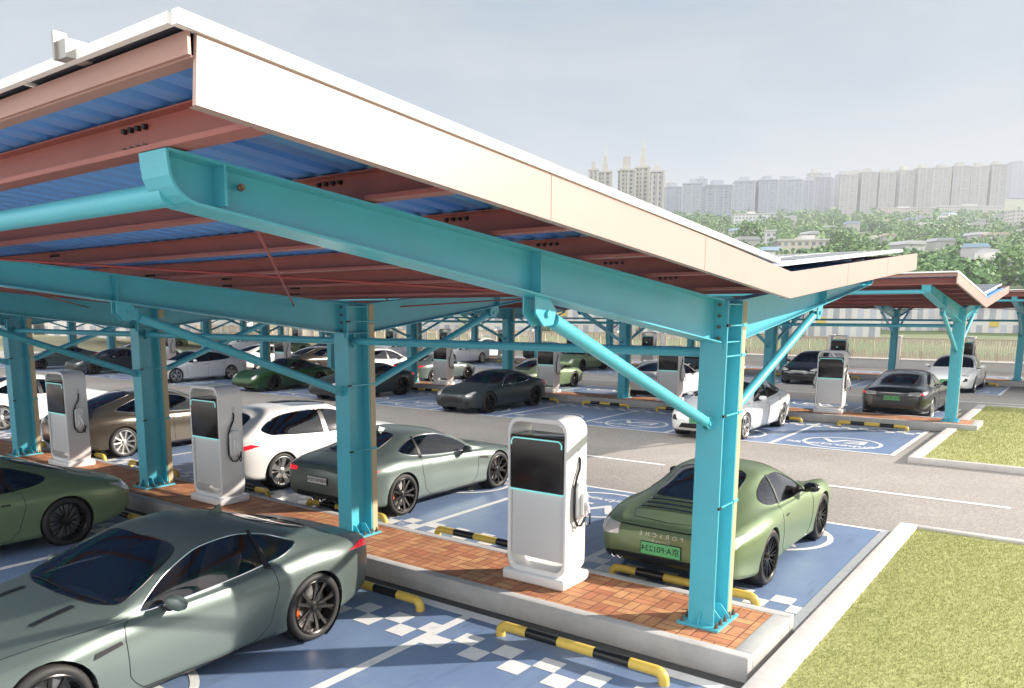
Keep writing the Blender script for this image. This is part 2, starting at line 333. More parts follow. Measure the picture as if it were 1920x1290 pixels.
# kerbed islands with brick paving
for r, row in enumerate(ROWS):
    t = empty('charging_island', (row['end'], row['Y'], 0))
    tag(t, ['concrete kerbed island with orange brick paving nearest the viewer', 'middle kerbed brick island between the two roads', 'farthest kerbed brick island in front of the slatted fence'][r], 'island', 'kerbed brick islands')
    x0 = row['x0']-row['end']; k = .145
    b = MB()
    b.box(x0, 0, -WY, -WY+k, 0, HI); b.box(x0, 0, WY-k, WY, 0, HI); b.box(-k*1.3, 0, -WY+k, WY-k, 0, HI)
    bevel(b.build('kerb', M['concrete'], t), .012)
    q = MB().box(x0, -k*1.3, -WY+k, WY-k, 0, HI-.006).build('brick_paving', M['bricks'], t)
# lawns
def lawn(xk, y0, y1, x1, gap_y=None, near=False):
    kw = .27
    t = empty('lawn_kerb', (xk, (y0+y1)/2, 0)); h = (y1-y0)/2
    segs = [(-h, h)] if gap_y is None else [(-h, gap_y[0]-(y0+y1)/2), (gap_y[1]-(y0+y1)/2, h)]
    b = MB()
    for a, c in segs: b.box(0, kw, a, c, 0, .155)
    b.box(kw, x1-xk, -h, -h+kw*.55, 0, .155); b.box(kw, x1-xk, h-kw*.55, h, 0, .155)
    bevel(b.build('kerb', M['lawn_kerb'], t), .012)
    return t
tag(lawn(.78, -6.2, 6.32, 40), 'pale concrete kerb around the lawn at lower right', 'kerb', 'lawn kerbs')
tag(lawn(-.27, 13.15, 27.1, 40, (20.19-WY-.01, 20.19+WY+.01)), 'pale concrete kerb round the lawn beside the middle island', 'kerb', 'lawn kerbs')
def grass(name, x0, x1, y0, y1, n, hgt, seed, hole=None):
    sheet('lawn_soil', x0, x1, y0, y1, .11, M['grass_under'])
    rs = np.random.default_rng(seed); X = rs.uniform(x0, x1, n); Y = rs.uniform(y0, y1, n)
    if hole: k = ~((X < hole[1]) & (Y > hole[2]) & (Y < hole[3])); X, Y = X[k], Y[k]; n = len(X)
    A = rs.uniform(0, 2*np.pi, n); H = hgt*rs.uniform(.5, 1.2, n); lean = rs.normal(0, .5, (n, 2))*H[:, None]; wd = .006*rs.uniform(.7, 1.5, n)*(hgt/.04)
    V = np.zeros((n, 3, 3)); V[:, 0] = np.stack([X-np.cos(A)*wd, Y-np.sin(A)*wd, np.full(n, .11)], 1); V[:, 1] = np.stack([X+np.cos(A)*wd, Y+np.sin(A)*wd, np.full(n, .11)], 1)
    V[:, 2] = np.stack([X+lean[:, 0], Y+lean[:, 1], .11+H], 1)
    me = bpy.data.meshes.new(name); me.vertices.add(3*n); me.vertices.foreach_set('co', V.ravel()); me.loops.add(3*n); me.loops.foreach_set('vertex_index', np.arange(3*n)); me.polygons.add(n)
    me.polygons.foreach_set('loop_start', np.arange(n)*3); me.materials.append(M['grass']); me.update(); me.validate()
    return tag(link(name, me), kind='stuff')
tag(grass('grass', 1.05, 6, -5.9, 6.16, 170000, .028, 1), 'short dry green grass on the lawn at lower right', 'grass')
tag(grass('grass', 0, 9, 13.3, 26.95, 60000, .05, 2, (0, .5, 19.4, 21)), 'short dry green grass beside the middle island', 'grass')

# ------------------------------------------------------------------ canopies
def zl(y): return 3.72+.083*abs(y)       # underside line of the roof zone
def zt(y): return zl(y)+.254
LT = 6.53
def rafter_mesh(sg, full):
    m = MB(); s = sg
    top = [(s*.215, 3.705), (s*6.28, 4.232)]
    bot = [(s*6.28, 4.17)]+[(s*(6.28-.17*(1-math.cos(a))), 4.17-.17*math.sin(a)+.03*(a/1.5)) for a in [i*.25 for i in range(1, 7)]]+[(s*.215, 3.29)]
    w_ = .008; m.prism(top+bot, -w_, w_)
    fl = .10; th = .012
    m.bar((0, top[0][0], top[0][1]-.002), (0, top[1][0], top[1][1]-.002), 2*fl, th)
    P = [(0, y, z) for y, z in [(s*6.285, 4.232)]+bot]
    vs = []; fs = []
    for i, p in enumerate(P):
        d = Vector(P[min(i+1, len(P)-1)])-Vector(P[max(0, i-1)]); nrm = Vector((0, -d.z, d.y)).normalized()*th
        if nrm.z > 0: nrm = -nrm
        if i == 0: nrm = Vector((0, s*th, 0))
        for x in (-fl, fl): vs += [(x, p[1], p[2]), (x, p[1]+nrm.y, p[2]+nrm.z)]
    for i in range(len(P)-1):
        a = i*4; b = a+4; fs += [(a, a+2, b+2, b), (a+1, b+1, b+3, a+3), (a, b, b+1, a+1), (a+2, a+3, b+3, b+2)]
    m.add(vs, fs)
    for ys in ((6.02, 3.56) if full else (3.56,)):
        zb = 3.29+(ys-.215)/(6.05-.215)*(4.02-3.29) if ys < 6 else 4.03
        ztp = 3.705+(ys-.215)/6.06*.527
        m.box(-fl+.004, fl-.004, s*ys-.006, s*ys+.006, zb+.005, ztp-.005)
    # bolted end plate at the column
    m.box(-.10, .10, min(s*.215, s*.235), max(s*.215, s*.235), 3.22, 3.72)
    me = m.mesh('rafter', M['teal'])
    b = MB()
    b.tube([(0, 0, 0), (0, s*.027, 0)], .017, 6)
    return me, b.mesh('bolt', M['bolt'])
raf = {s: rafter_mesh(s, True) for s in (-1, 1)}
FB, FA = .214, .14
cm = MB(); cm.box(-FA, FA, -FB, -FB+.022, HI+.02, 3.70); cm.box(-FA, FA, FB-.022, FB, HI+.02, 3.70); cm.box(-.006, .006, -FB+.022, FB-.022, HI+.02, 3.70)
for z in (3.28, 3.66): cm.box(.006, FA-.01, -FB+.024, FB-.024, z, z+.012); cm.box(-FA+.01, -.006, -FB+.024, FB-.024, z, z+.012)
col_me = cm.mesh('column', M['teal'])
bp_ = MB(); bp_.box(-.23, .23, -.31, .31, HI-.004, HI+.02)
for x in (-.03, .03): pass
bp_.prism([(-FB, HI+.02), (-.29, HI+.02), (-.29, HI+.05), (-FB-.005, HI+.17)], -.006, .006)
bp_.prism([(FB, HI+.02), (.29, HI+.02), (.29, HI+.05), (FB+.005, HI+.17)], -.006, .006)
for y in (-.10, .10):
    bp_.prism([(.006, HI+.02), (.20, HI+.02), (.20, HI+.05), (.10, HI+.17), (.006, HI+.17)], y-.005, y+.005, 'y')
    bp_.prism([(-.006, HI+.02), (-.20, HI+.02), (-.20, HI+.05), (-.10, HI+.17), (-.006, HI+.17)], y-.005, y+.005, 'y')
base_me = bp_.mesh('base_plate', M['teal'])
bb = MB()
bb.lathe([(.001, .0), (.026, .0), (.026, .015), (.019, .015), (.019, .042), (.011, .042), (.011, .07), (.001, .07)], 6, 'z')
bolt_me = bb.mesh('anchor_bolt', M['bolt'])
def rbox_pipe():
    m = MB()
    m.box(.03, .14, FB+.01, FB+.115, HI+.03, 3.70)
    for k in range(5): m.box(.140, .143, FB+.018+.021*k, FB+.028+.021*k, 3.40, 3.70)
    return m.mesh('downpipe', M['pipe'])
pipe_me = rbox_pipe()
cl = MB()
cl.box(.024, .150, FB-.004, FB+.125, 0, .028); cl.box(FA-.012, FA+.003, -FB-.002, FB+.01, .006, .02)
clamp_me = cl.mesh('pipe_clamp', M['teal'])
cd = MB()
cd.box(FA-.01, FA+.012, -FB-.008, -FB+.06, 0, .026)
clampd_me = cd.mesh('clamp_end', M['dark'])
def brace_mesh(s):
    m = MB(); a = Vector((0, s*3.40, 3.575)); b = Vector((0, s*.30, 2.47)); d = (b-a).normalized()
    m.tube([a+d*.14, b-d*.06], .055, 18)
    for x in (-.05, .05): m.prism([(s*3.56, 3.70), (s*3.40, 3.68), (s*3.30, 3.60), (s*3.34, 3.50), (s*3.46, 3.49), (s*3.56, 3.58)], x-.006, x+.006)
    m.prism([(s*(3.40), 3.60), (s*3.2, 3.56), (s*3.19, 3.47), (s*3.36, 3.50)], -.012, .012)
    m.tube([(-.075, s*3.42, 3.575), (.075, s*3.42, 3.575)], .026, 10)
    m.prism([(s*FB, 2.52), (s*.36, 2.54), (s*.38, 2.45), (s*.30, 2.40), (s*FB, 2.38)], -.035, -.025); m.prism([(s*FB, 2.52), (s*.36, 2.54), (s*.38, 2.45), (s*.30, 2.40), (s*FB, 2.38)], .025, .035)
    m.tube([(-.055, s*.32, 2.465), (.055, s*.32, 2.465)], .024, 10)
    return m.mesh('brace', M['teal'])
brc = {s: brace_mesh(s) for s in (-1, 1)}
pb_ = MB(); pb_.tube([(0, 0, 0), (0, -.018, 0)], .013, 6); pbolt = pb_.mesh('purlin_bolt', M['dark'])
PUR = (.80, 1.90, 2.95, 4.03, 5.11, 6.21)
for r, row in enumerate(ROWS):
    x1, x0, Y = row['roof'], row['x0'], row['Y']
    T = empty('solar_canopy', (0, Y, 0))
    tag(T, ['teal steel solar canopy with tilted wings nearest the viewer', 'teal steel solar canopy behind the first road', 'farthest teal steel solar canopy in front of the fence'][r], 'canopy', 'butterfly solar canopies')
    for j, cx_ in enumerate(row['cols']):
        c = link('column', col_me, T); c.location = (cx_, 0, 0)
        bp_o = link('base_plate', base_me, c)
        if r == 0:
            for bx_ in (-.19, .19):
                for k in range(5): link('anchor_bolt', bolt_me, bp_o).location = (bx_, -.25+.125*k, HI+.018)
        p = link('downpipe', pipe_me, c); 
        for z in (3.44, 3.13, 2.52, 1.55)[::1 if r < 2 else 3]:
            k_ = link('pipe_clamp', clamp_me, p); k_.location = (0, 0, z)
            if r == 0 and z != 3.13: link('clamp_end', clampd_me, c).location = (0, 0, z)
        for s in (-1, 1):
            q = link('rafter', raf[s][0], T); q.location = (cx_, 0, 0)
            if r == 0:
                for k in range(4):
                    for x in (-.065, .065): link('bolt', raf[s][1], q).location = (x, s*.235, 3.33+.11*k)
                if s < 0: bo = link('bolt', raf[s][1], q); bo.location = (.03, -5.9, 4.13); bo.rotation_euler = (0, 0, R(70))
            q = link('brace', brc[s], T); q.location = (cx_, 0, 0)
        if j+1 < len(row['cols']):
            nx = row['cols'][j+1]
            t = MB(); t.tube([(nx+.006+.03, 0, 3.17), (cx_-.006-.03, 0, 3.17)], .052, 16)
            for e_ in (cx_-.03, nx+.03): t.box(e_-.03, e_+.03, -.008, .008, 3.08, 3.28)
            t.build('tie_tube', M['teal'], T)
            for s in (-1, 1):
                t = MB(); t.tube([(nx+.02, s*6.21, 4.075), (cx_-.02, s*6.21, 4.075)], .052, 14); t.build('eave_tube', M['teal'], T)
                t = MB(); t.tube([(nx, s*5.9, 4.12), (cx_, s*1.04, 3.68)], .011, 6); t.build('tie_rod', M['rod'], T)
                t = MB(); t.tube([(cx_, s*5.9, 4.14), (nx, s*1.04, 3.67)], .011, 6); t.build('tie_rod', M['rod'], T)
    # purlins (C sections), gutter, deck, eave beams, fascia
    for s in (-1, 1):
        for y in PUR:
            m = MB(); yy = s*y; z = zl(y)+.004
            m.box(x0, x1-.035, yy-.004, yy+.004, z, z+.158)
            m.box(x0, x1-.035, min(yy, yy+s*.075), max(yy, yy+s*.075), z-.001, z+.007); m.box(x0, x1-.035, min(yy, yy-s*.03), max(yy, yy-s*.03), z-.0015, z+.0065)
            m.box(x0, x1-.035, min(yy, yy+s*.06), max(yy, yy+s*.06), z+.148, z+.154); m.box(x0, x1-.035, yy+s*.075-.004, yy+s*.075+.002, z, z+.022)
            p = m.build('purlin', M['red'], T)
            if r == 0 and s < 0:
                for cx_ in (0, -5.51):
                    for k in range(4):
                        for zz in (.04, .12): bo = link('purlin_bolt', pbolt, p); bo.location = (cx_-.33+.055*k, yy-.004, z+zz)
        # deck
        m = MB(); pr = []; x = x1-.04; k = 0
        while x > x0:
            for dx, dz in ((0, 0), (-.11, 0), (-.135, .03), (-.175, .03), (-.20, 0)): pr.append((x+dx, dz))
            x -= .20
        vs = []; fs = []
        for q, (px_, dz) in enumerate(pr):
            vs += [(px_, s*.10, zl(.10)+.165+dz), (px_, s*6.50, zl(6.50)+.165+dz)]
            if q: fs.append((2*q-2, 2*q-1, 2*q+1, 2*q))
        m.add(vs, fs).build('roof_deck', M['blue_deck'], T, smooth=False)
        m = MB(); ye = s*LT; z = zl(LT)
        m.box(x0, x1-.012, min(ye, ye+s*.012), max(ye, ye+s*.012), z+.158, z+.232); m.box(x0, x1-.012, min(ye, ye-s*.065), max(ye, ye-s*.065), z+.150, z+.158)
        m.build('eave_beam', M['eave'], T)
        th = .02
        poly = [(0, zl(0)), (s*LT, zl(LT)), (s*(LT-.02), zt(LT)), (0, zt(0))]
        m = MB(); m.prism(poly, x1-th, x1); m.box(x1-.09, x1-th, min(s*.001, s*.002), max(s*.001, s*.002), zl(0), zt(0))
        m.add([(x1-.045, 0, zl(0)-.002), (x1-.001, 0, zl(0)-.002), (x1-.001, s*LT, zl(LT)-.002), (x1-.045, s*LT, zl(LT)-.002)], [(0, 1, 2, 3)])
        fo = m.build('fascia', M['fascia'], T)
        for k in range(1, 3): 
            yj = s*LT*k/3; MB().box(x1+.0002, x1+.0022, yj-.0015, yj+.0015, zl(yj)+.004, zt(yj)-.006).build('joint', M['fascia'], fo)
        # photovoltaic arrays: one per span
        prev = x1+.015
        edges = [x1+.015]; st = (x1-row['cols'][0] if r == 0 else 1)
        while edges[-1]-5.6 > x0: edges.append(edges[-1]-5.6)
        for a, b_ in zip(edges[:-1], edges[1:]):
            y0_, y1_ = s*.42, s*(LT+.06); z0_, z1_ = 4.037, 4.500
            if s > 0: a -= .25; b_ -= .25; z0_ += .02; z1_ += .055
            pn = MB(); fr = MB(); nu, nv = 5, 6
            U = Vector((0, y1_-y0_, z1_-z0_)); O = Vector((a, y0_, z0_)); gx = .012
            fr.bar((a-.018, y0_, z0_+.02), (a-.018, y1_, z1_+.02), .035, .048); fr.bar((b_+.02, y0_, z0_+.02), (b_+.02, y1_, z1_+.02), .035, .045)
            for k in range(nv+1):
                f = k/nv; p = O+U*f
                fr.bar((a-.036, p.y, p.z+.017), (b_+.04, p.y, p.z+.017), .022 if 0 < k < nv else .03, .036)
            for k in range(1, nu):
                X = a+(b_-a)*k/nu; fr.bar((X, y0_, z0_+.017), (X, y1_, z1_+.017), .018, .04)
            f_ = fr.build('panel_frame', M['pv_frame'], T)
            pn.add([(a-.03, y0_, z0_+.030), (b_+.03, y0_, z0_+.030), (b_+.03, y1_, z1_+.030), (a-.03, y1_, z1_+.030),
                    (a-.03, y0_, z0_+.010), (b_+.03, y0_, z0_+.010), (b_+.03, y1_, z1_+.010), (a-.03, y1_, z1_+.010)], [(0, 1, 2, 3), (7, 6, 5, 4)])
            pn.build('solar_panel', M['pv'] if 'pv' in M else M.setdefault('pv', mat('pv_glass', (.05, .055, .08), .38, .0)), f_)
    m = MB(); m.prism([(-.14, 3.985), (-.12, 3.92), (.12, 3.92), (.14, 3.985), (.125, 3.985), (.11, 3.93), (-.11, 3.93), (-.125, 3.985)], x0, x1-.03); m.build('valley_gutter', M['galv'], T)
    if r == 0:
        m = MB(); m.box(-.02, .05, -6.64, -6.54, 4.50, 4.565); m.box(-.03, -.015, -6.65, -6.60, 4.50, 4.60); m.build('panel_clip', M['galv'], T)

# ------------------------------------------------------------------ wheel stops
def rr(p0, p1, rad): return None
wm = MB(); Lh = .98; h_ = .125; rd = .055
def arc_path(sg):
    return [(sg*Lh, 0, 0), (sg*Lh, 0, .05)]+[(sg*(Lh-.08*(1-math.cos(a))), 0, h_-.08+.08*math.sin(a)) for a in [i*math.pi/12 for i in range(0, 7)]]+[(sg*.62, 0, h_)]
wm.tube(arc_path(-1)+arc_path(1)[::-1], rd, 16)
stop_y = wm.mesh('wheel_stop', M['yellow'])
wb = MB(); wb.tube([(-.2, 0, 0), (.2, 0, 0)], rd+.0015, 16)
stop_b = wb.mesh('black_band', M['black_band'])
ordn = ['first', 'second', 'third', 'fourth', 'fifth', 'sixth', 'seventh', 'eighth', 'ninth', 'tenth', 'eleventh', 'twelfth', 'thirteenth', 'fourteenth', 'fifteenth', 'sixteenth', 'seventeenth', 'eighteenth', 'nineteenth', 'twentieth']
isl = ['nearest', 'middle', 'farthest']
for r, row in enumerate(ROWS):
    for i in range(min(len(bay_edges(r))-1, (8, 16, 18)[r])):
        for s in (-1, 1):
            o = link('wheel_stop', stop_y); o.location = (bay_c(r, i)+.02, row['Y']+s*(1.25 if s < 0 else 1.38), 0)
            for bx_ in (-.42, .42): link('black_band', stop_b, o).location = (bx_, 0, h_)
            tag(o, '%s black and yellow wheel stop from right, %s side of %s island' % (ordn[i], 'near' if s < 0 else 'far', isl[r]), 'wheel stop', 'yellow and black wheel stops')

# ------------------------------------------------------------------ chargers
def rrect(x0, x1, z0, z1, r_, n=7):
    P = []
    for cx_, cz_, a0 in ((x1-r_, z1-r_, 0), (x0+r_, z1-r_, 90), (x0+r_, z0+r_, 180), (x1-r_, z0+r_, 270)):
        for k in range(n+1): a = R(a0+90*k/n); P.append((cx_+r_*math.cos(a), cz_+r_*math.sin(a)))
    return P
def ring_prism(out_, inn, y0, y1):
    n = len(out_); m = MB()
    vs = [(x, y, z) for poly in (out_, inn) for y in (y0, y1) for x, z in poly]
    fs = []
    for i in range(n):
        j = (i+1) % n
        fs += [(i, j, n+j, n+i), (2*n+i, 3*n+i, 3*n+j, 2*n+j), (i, 2*n+i, 2*n+j, j), (n+i, n+j, 3*n+j, 3*n+i)]
    return m.add(vs, fs)
ch = empty('ev_charger')
D = .24; Z = lambda v: v
m = ring_prism(rrect(-.425, .425, .11, 2.07, .17), rrect(-.388, .388, .19, 2.005, .13), -D, D)
o = m.build('shell', M['white_shell'], ch, smooth=True, ang=50); bevel(o, .014, 3, 50)
m = MB(); m.box(-.455, .455, -.31, .31, 0, .13); o = m.build('plinth', M['white_shell'], ch); bevel(o, .03, 3)
m = MB(); m.box(-.383, .383, -D+.035, D-.035, .31, 1.155); o = m.build('front_panel', M['grey_panel'], ch); bevel(o, .02, 3)
m = MB(); m.box(-.383, .383, -D-.012, D-.04, 1.17, 1.845); o = m.build('screen_housing', M['screen'], ch); bevel(o, .022, 3)
m = MB(); pts = [(-.36, 1.72), (-.36, 1.765), (-.345, 1.795), (-.315, 1.81), (.315, 1.81), (.345, 1.795), (.36, 1.765), (.36, 1.72)]
m.tube([(x, -D-.012, z) for x, z in pts], .0085, 8); m.build('light_strip', M['cyan'], ch)
m = MB(); m.box(-.383, .383, -D+.0, -D+.04, 1.153, 1.168); m.build('light_strip', M['cyan'], ch)
for s in (-1, 1):
    m = MB(); P = rrect(-.11, .11, .84, 1.30, .09)
    m.prism(P, s*.401, s*.475, 'x'); o = m.build('holster', M['white_shell'], ch); o.location = (s*.025, .03, 0); bevel(o, .02, 3)
    m = MB(); m.prism(rrect(-.06, .06, .88, 1.18, .055), s*.478, s*.52, 'x'); o2 = m.build('holster_face', M['white_shell'], o); bevel(o2, .012, 2)
    m = MB(); m.tube([(s*.42, .05, 1.60), (s*.443, .05, 1.57), (s*.448, .03, 1.46), (s*.448, -.03, 1.36), (s*.452, -.08, 1.25), (s*.46, -.10, 1.05), (s*.46, -.095, .88), (s*.465, -.03, .77), (s*.47, .05, .755), (s*.475, .12, .82), (s*.48, .145, .9)], .015, 8)
    m.build('cable', M['dark'], ch); m = MB()
    m.tube([(s*.52, .02, 1.10), (s*.56, .04, 1.04), (s*.585, .06, .92), (s*.58, .07, .80), (s*.55, .075, .76), (s*.52, .07, .80), (s*.50, .06, .86)], .010, 8)
    m.build('cable', M['dark'], ch)
    m = MB(); m.tube([(s*.515, .0, 1.12), (s*.56, .03, 1.03), (s*.575, .05, .93)], [.02, .026, .018], 10); m.build('plug', M['white_shell'], ch)
    m = MB(); m.box(min(s*.42, s*.431), max(s*.42, s*.431), .02, .08, 1.60, 1.70); m.build('socket_cover', M['grey_panel'], ch)
CH = [(0, -2.15, .06), (0, -9.05, .06), (0, -14.55, .06), (0, -20.3, .06), (1, -3.82, 0), (1, -9.55, 0), (1, -15.0, 0), (1, -20.75, 0), (1, -26.6, 0), (1, -32.3, 0), (1, -37.9, 0), (1, -43.6, 0),
      (2, -2.25, 0), (2, -8.2, 0), (2, -13.9, 0), (2, -19.6, 0), (2, -25.2, 0), (2, -31, 0), (2, -36.6, 0), (2, -42.3, 0), (2, -48, 0), (2, -54, 0)]
cnt = [0, 0, 0]
for k, (r, x, dy) in enumerate(CH):
    o = ch if k == 0 else copy_tree(ch)
    o.location = (x, ROWS[r]['Y']+dy, HI-.005)
    tag(o, '%s white charging cabinet from the right on the %s island' % (ordn[cnt[r]], isl[r]), 'charger', 'white car chargers'); cnt[r] += 1
    if r == 2:
        m = MB(); n_ = 14; m.add([(-.06+.035*math.cos(2*math.pi*j/n_), -D-.014, 1.42+.035*math.sin(2*math.pi*j/n_)) for j in range(n_)], [tuple(range(n_))]); m.build('display_dot', M['cyan'], o)

# ------------------------------------------------------------------ cars
# every car: nose towards -Y, origin on the ground midway between the axles
class Car:
    pass
def cubic(P, x):
    """monotone-ish cubic through the control points"""
    X = np.array([p[0] for p in P], float); Yv = np.array([p[1] for p in P], float); x = np.clip(x, X[0], X[-1])
    h = np.diff(X); d = np.diff(Yv)/h; m_ = np.zeros(len(X)); m_[0] = d[0]; m_[-1] = d[-1]
    for i in range(1, len(X)-1):
        if d[i-1]*d[i] <= 0: m_[i] = 0
        else: w1 = 2*h[i]+h[i-1]; w2 = h[i]+2*h[i-1]; m_[i] = (w1+w2)/(w1/d[i-1]+w2/d[i])
    i = np.clip(np.searchsorted(X, x)-1, 0, len(X)-2); t = (x-X[i])/h[i]
    return (1+2*t)*(1-t)**2*Yv[i]+t*(1-t)**2*h[i]*m_[i]+t*t*(3-2*t)*Yv[i+1]+t*t*(t-1)*h[i]*m_[i+1]
NR = 12
def surf(c, s, u):
    """point on the right-hand half of the shell; s along the car, u = 0 (under) .. 12 (roof centre)"""
    g = lambda k: float(cubic(c[k], s))
    w_, zs, zsh, zt_, wb_, wr, ze = g('w'), g('zs'), g('zsh'), g('zt'), g('wb'), g('wr'), g('ze')
    zm = zs+.52*(zsh-zs); kb = c.get('bulge', .02)
    P = [(0, zs), (w_*.80, zs), (w_*.945, zs+.035), (w_*.975, zs+.4*(zm-zs)), (w_, zm), (w_*.992, zs+.80*(zsh-zs)), (wb_+.45*(w_-wb_), zs+.955*(zsh-zs)), (wb_, zsh)]
    q8 = (.5*(wb_+wr)+kb*min(1, max(0, (ze-zsh)/.2)), .5*(zsh+ze)+.01)
    P += [q8, (wr, ze), (wr*.72, ze+(zt_-ze)*.66), (wr*.38, ze+(zt_-ze)*.93), (0, zt_)]
    P = [(-P[1][0], P[1][1])]+P+[(-P[-2][0], P[-2][1])]
    u = min(max(u, 0), NR-1e-6); i = int(u); t = u-i; a, b, cc, d = [Vector(P[i+k]) for k in range(4)]
    tn = .42
    m1 = (cc-a)*tn; m2 = (d-b)*tn
    p = b*(2*t**3-3*t*t+1)+m1*(t**3-2*t*t+t)+cc*(-2*t**3+3*t*t)+m2*(t**3-t*t)
    return Vector((p.x, s, p.y))
def cut_poly(bm, poly, filt=None):
    """cut faces along the edges of a convex-or-not polygon given in the first two coords of `filt` space"""
    n = len(poly)
    for i in range(n):
        a = Vector(poly[i]); b = Vector(poly[(i+1) % n]); d = (b-a)
        if d.length < 1e-6: continue
        d.normalize(); nrm = Vector((-d.y, d.x))
        lo = (min(a.x, b.x)-.02, min(a.y, b.y)-.02); hi = (max(a.x, b.x)+.02, max(a.y, b.y)+.02)
        fs = [f for f in bm.faces if filt(f, lo, hi)]
        if not fs: continue
        es = {e for f in fs for e in f.edges}; vs = {v for f in fs for v in f.verts}
        yield a, nrm, list(fs)+list(es)+list(vs)
def inside(p, poly):
    x, y = p; c = False; n = len(poly); j = n-1
    for i in range(n):
        xi, yi = poly[i]; xj, yj = poly[j]
        if (yi > y) != (yj > y) and x < (xj-xi)*(y-yi)/(yj-yi)+xi: c = not c
        j = i
    return c
def chaikin(P, n=2):
    for _ in range(n):
        Q = []
        for i in range(len(P)):
            a, b = P[i], P[(i+1) % len(P)]
            if a[1] > 12.1 and b[1] > 12.1: Q.append(a); continue
            if a[1] > 12.1: Q += [a, (a[0]*.25+b[0]*.75, a[1]*.25+b[1]*.75)]
            elif b[1] > 12.1: Q += [(a[0]*.75+b[0]*.25, a[1]*.75+b[1]*.25)]
            else: Q += [(a[0]*.75+b[0]*.25, a[1]*.75+b[1]*.25), (a[0]*.25+b[0]*.75, a[1]*.25+b[1]*.75)]
        P = Q
    return P
def build_shell(c):
    S = np.unique(np.concatenate([np.linspace(0, 1, 15)**2*.5, np.linspace(.5, c['L']-.5, 54), c['L']-np.linspace(0, 1, 15)**2*.5]))
    U = np.unique(np.concatenate([np.linspace(0, 7, 26), np.linspace(7, 9, 11), np.linspace(9, 12, 14)]))
    bm = bmesh.new(); G = [[bm.verts.new((s, u, 0)) for u in U] for s in S]
    for i in range(len(S)-1):
        for j in range(len(U)-1): bm.faces.new((G[i][j], G[i+1][j], G[i+1][j+1], G[i][j+1]))
    regs = c['regions'] = [(n_, chaikin(p_, 2)) for n_, p_ in c['regions']]
    for name, poly in regs:
        def filt(f, lo, hi):
            xs = [v.co.x for v in f.verts]; ys = [v.co.y for v in f.verts]
            return max(xs) > lo[0]-.05 and min(xs) < hi[0]+.05 and max(ys) > lo[1]-.05 and min(ys) < hi[1]+.05
        for a, nrm, geom in cut_poly(bm, poly, filt):
            bmesh.ops.bisect_plane(bm, geom=geom, plane_co=(a.x, a.y, 0), plane_no=(nrm.x, nrm.y, 0), dist=1e-5)
    lay = bm.faces.layers.int.new('reg')
    for f in bm.faces:
        p = f.calc_center_median()
        for k, (name, poly) in enumerate(regs):
            if inside((p.x, p.y), poly): f[lay] = k+1
    for v in bm.verts: v.co = surf(c, v.co.x, v.co.y)
    # wheel arches cut in side view
    ar = c['arch']
    for ax in c['axles']:
        n = 30; cy, cz = ax, c['wr_']
        circ = [(cy+ar*math.cos(2*math.pi*k/n), cz+ar*math.sin(2*math.pi*k/n)) for k in range(n)]
        for k in range(n):
            a = Vector(circ[k]); b = Vector(circ[(k+1) % n]); d = (b-a).normalized(); nr = Vector((-d.y, d.x)); mid = (a+b)/2
            fs = [f for f in bm.faces if abs((f.calc_center_median()-Vector((0, mid.x, mid.y))).yz.length) < .13 and f.calc_center_median().x > .35]
            if fs: bmesh.ops.bisect_plane(bm, geom=fs+list({e for f in fs for e in f.edges})+list({v for f in fs for v in f.verts}), plane_co=(0, a.x, a.y), plane_no=(0, nr.x, nr.y), dist=1e-5)
        dl = [f for f in bm.faces if (Vector((f.calc_center_median().y, f.calc_center_median().z))-Vector((cy, cz))).length < ar*.993 and f.calc_center_median().x > .42]
        bmesh.ops.delete(bm, geom=dl, context='FACES')
        be = [e for e in bm.edges if e.is_boundary and all(abs(math.hypot(v.co.y-cy, v.co.z-cz)-ar) < .035 and v.co.x > .45 for v in e.verts)]
        r_ = bmesh.ops.extrude_edge_only(bm, edges=be)
        for v in [g for g in r_['geom'] if isinstance(g, bmesh.types.BMVert)]: v.co.x -= .10
    return bm, regs
def split_region(bm, ids):
    lay = bm.faces.layers.int['reg']; nb = bm.copy(); l2 = nb.faces.layers.int['reg']
    bmesh.ops.delete(nb, geom=[f for f in nb.faces if f[l2] not in ids], context='FACES'); return nb
def to_mesh(bm, name, m, mirror=False, both=True, smooth=True, caps=False):
    b = bm.copy()
    if both:
        g = b.verts[:]+b.edges[:]+b.faces[:]
        d = bmesh.ops.duplicate(b, geom=g)['geom']
        for v in [x for x in d if isinstance(x, bmesh.types.BMVert)]: v.co.x *= -1
        bmesh.ops.reverse_faces(b, faces=[x for x in d if isinstance(x, bmesh.types.BMFace)])
        bmesh.ops.remove_doubles(b, verts=[v for v in b.verts if abs(v.co.x) < .003], dist=.004)
    elif mirror:
        for v in b.verts: v.co.x *= -1
        bmesh.ops.reverse_faces(b, faces=b.faces[:])
    me = bpy.data.meshes.new(name); b.to_mesh(me); b.free(); me.materials.append(m)
    if smooth: me.shade_smooth(); me.set_sharp_from_angle(angle=R(38))
    return me
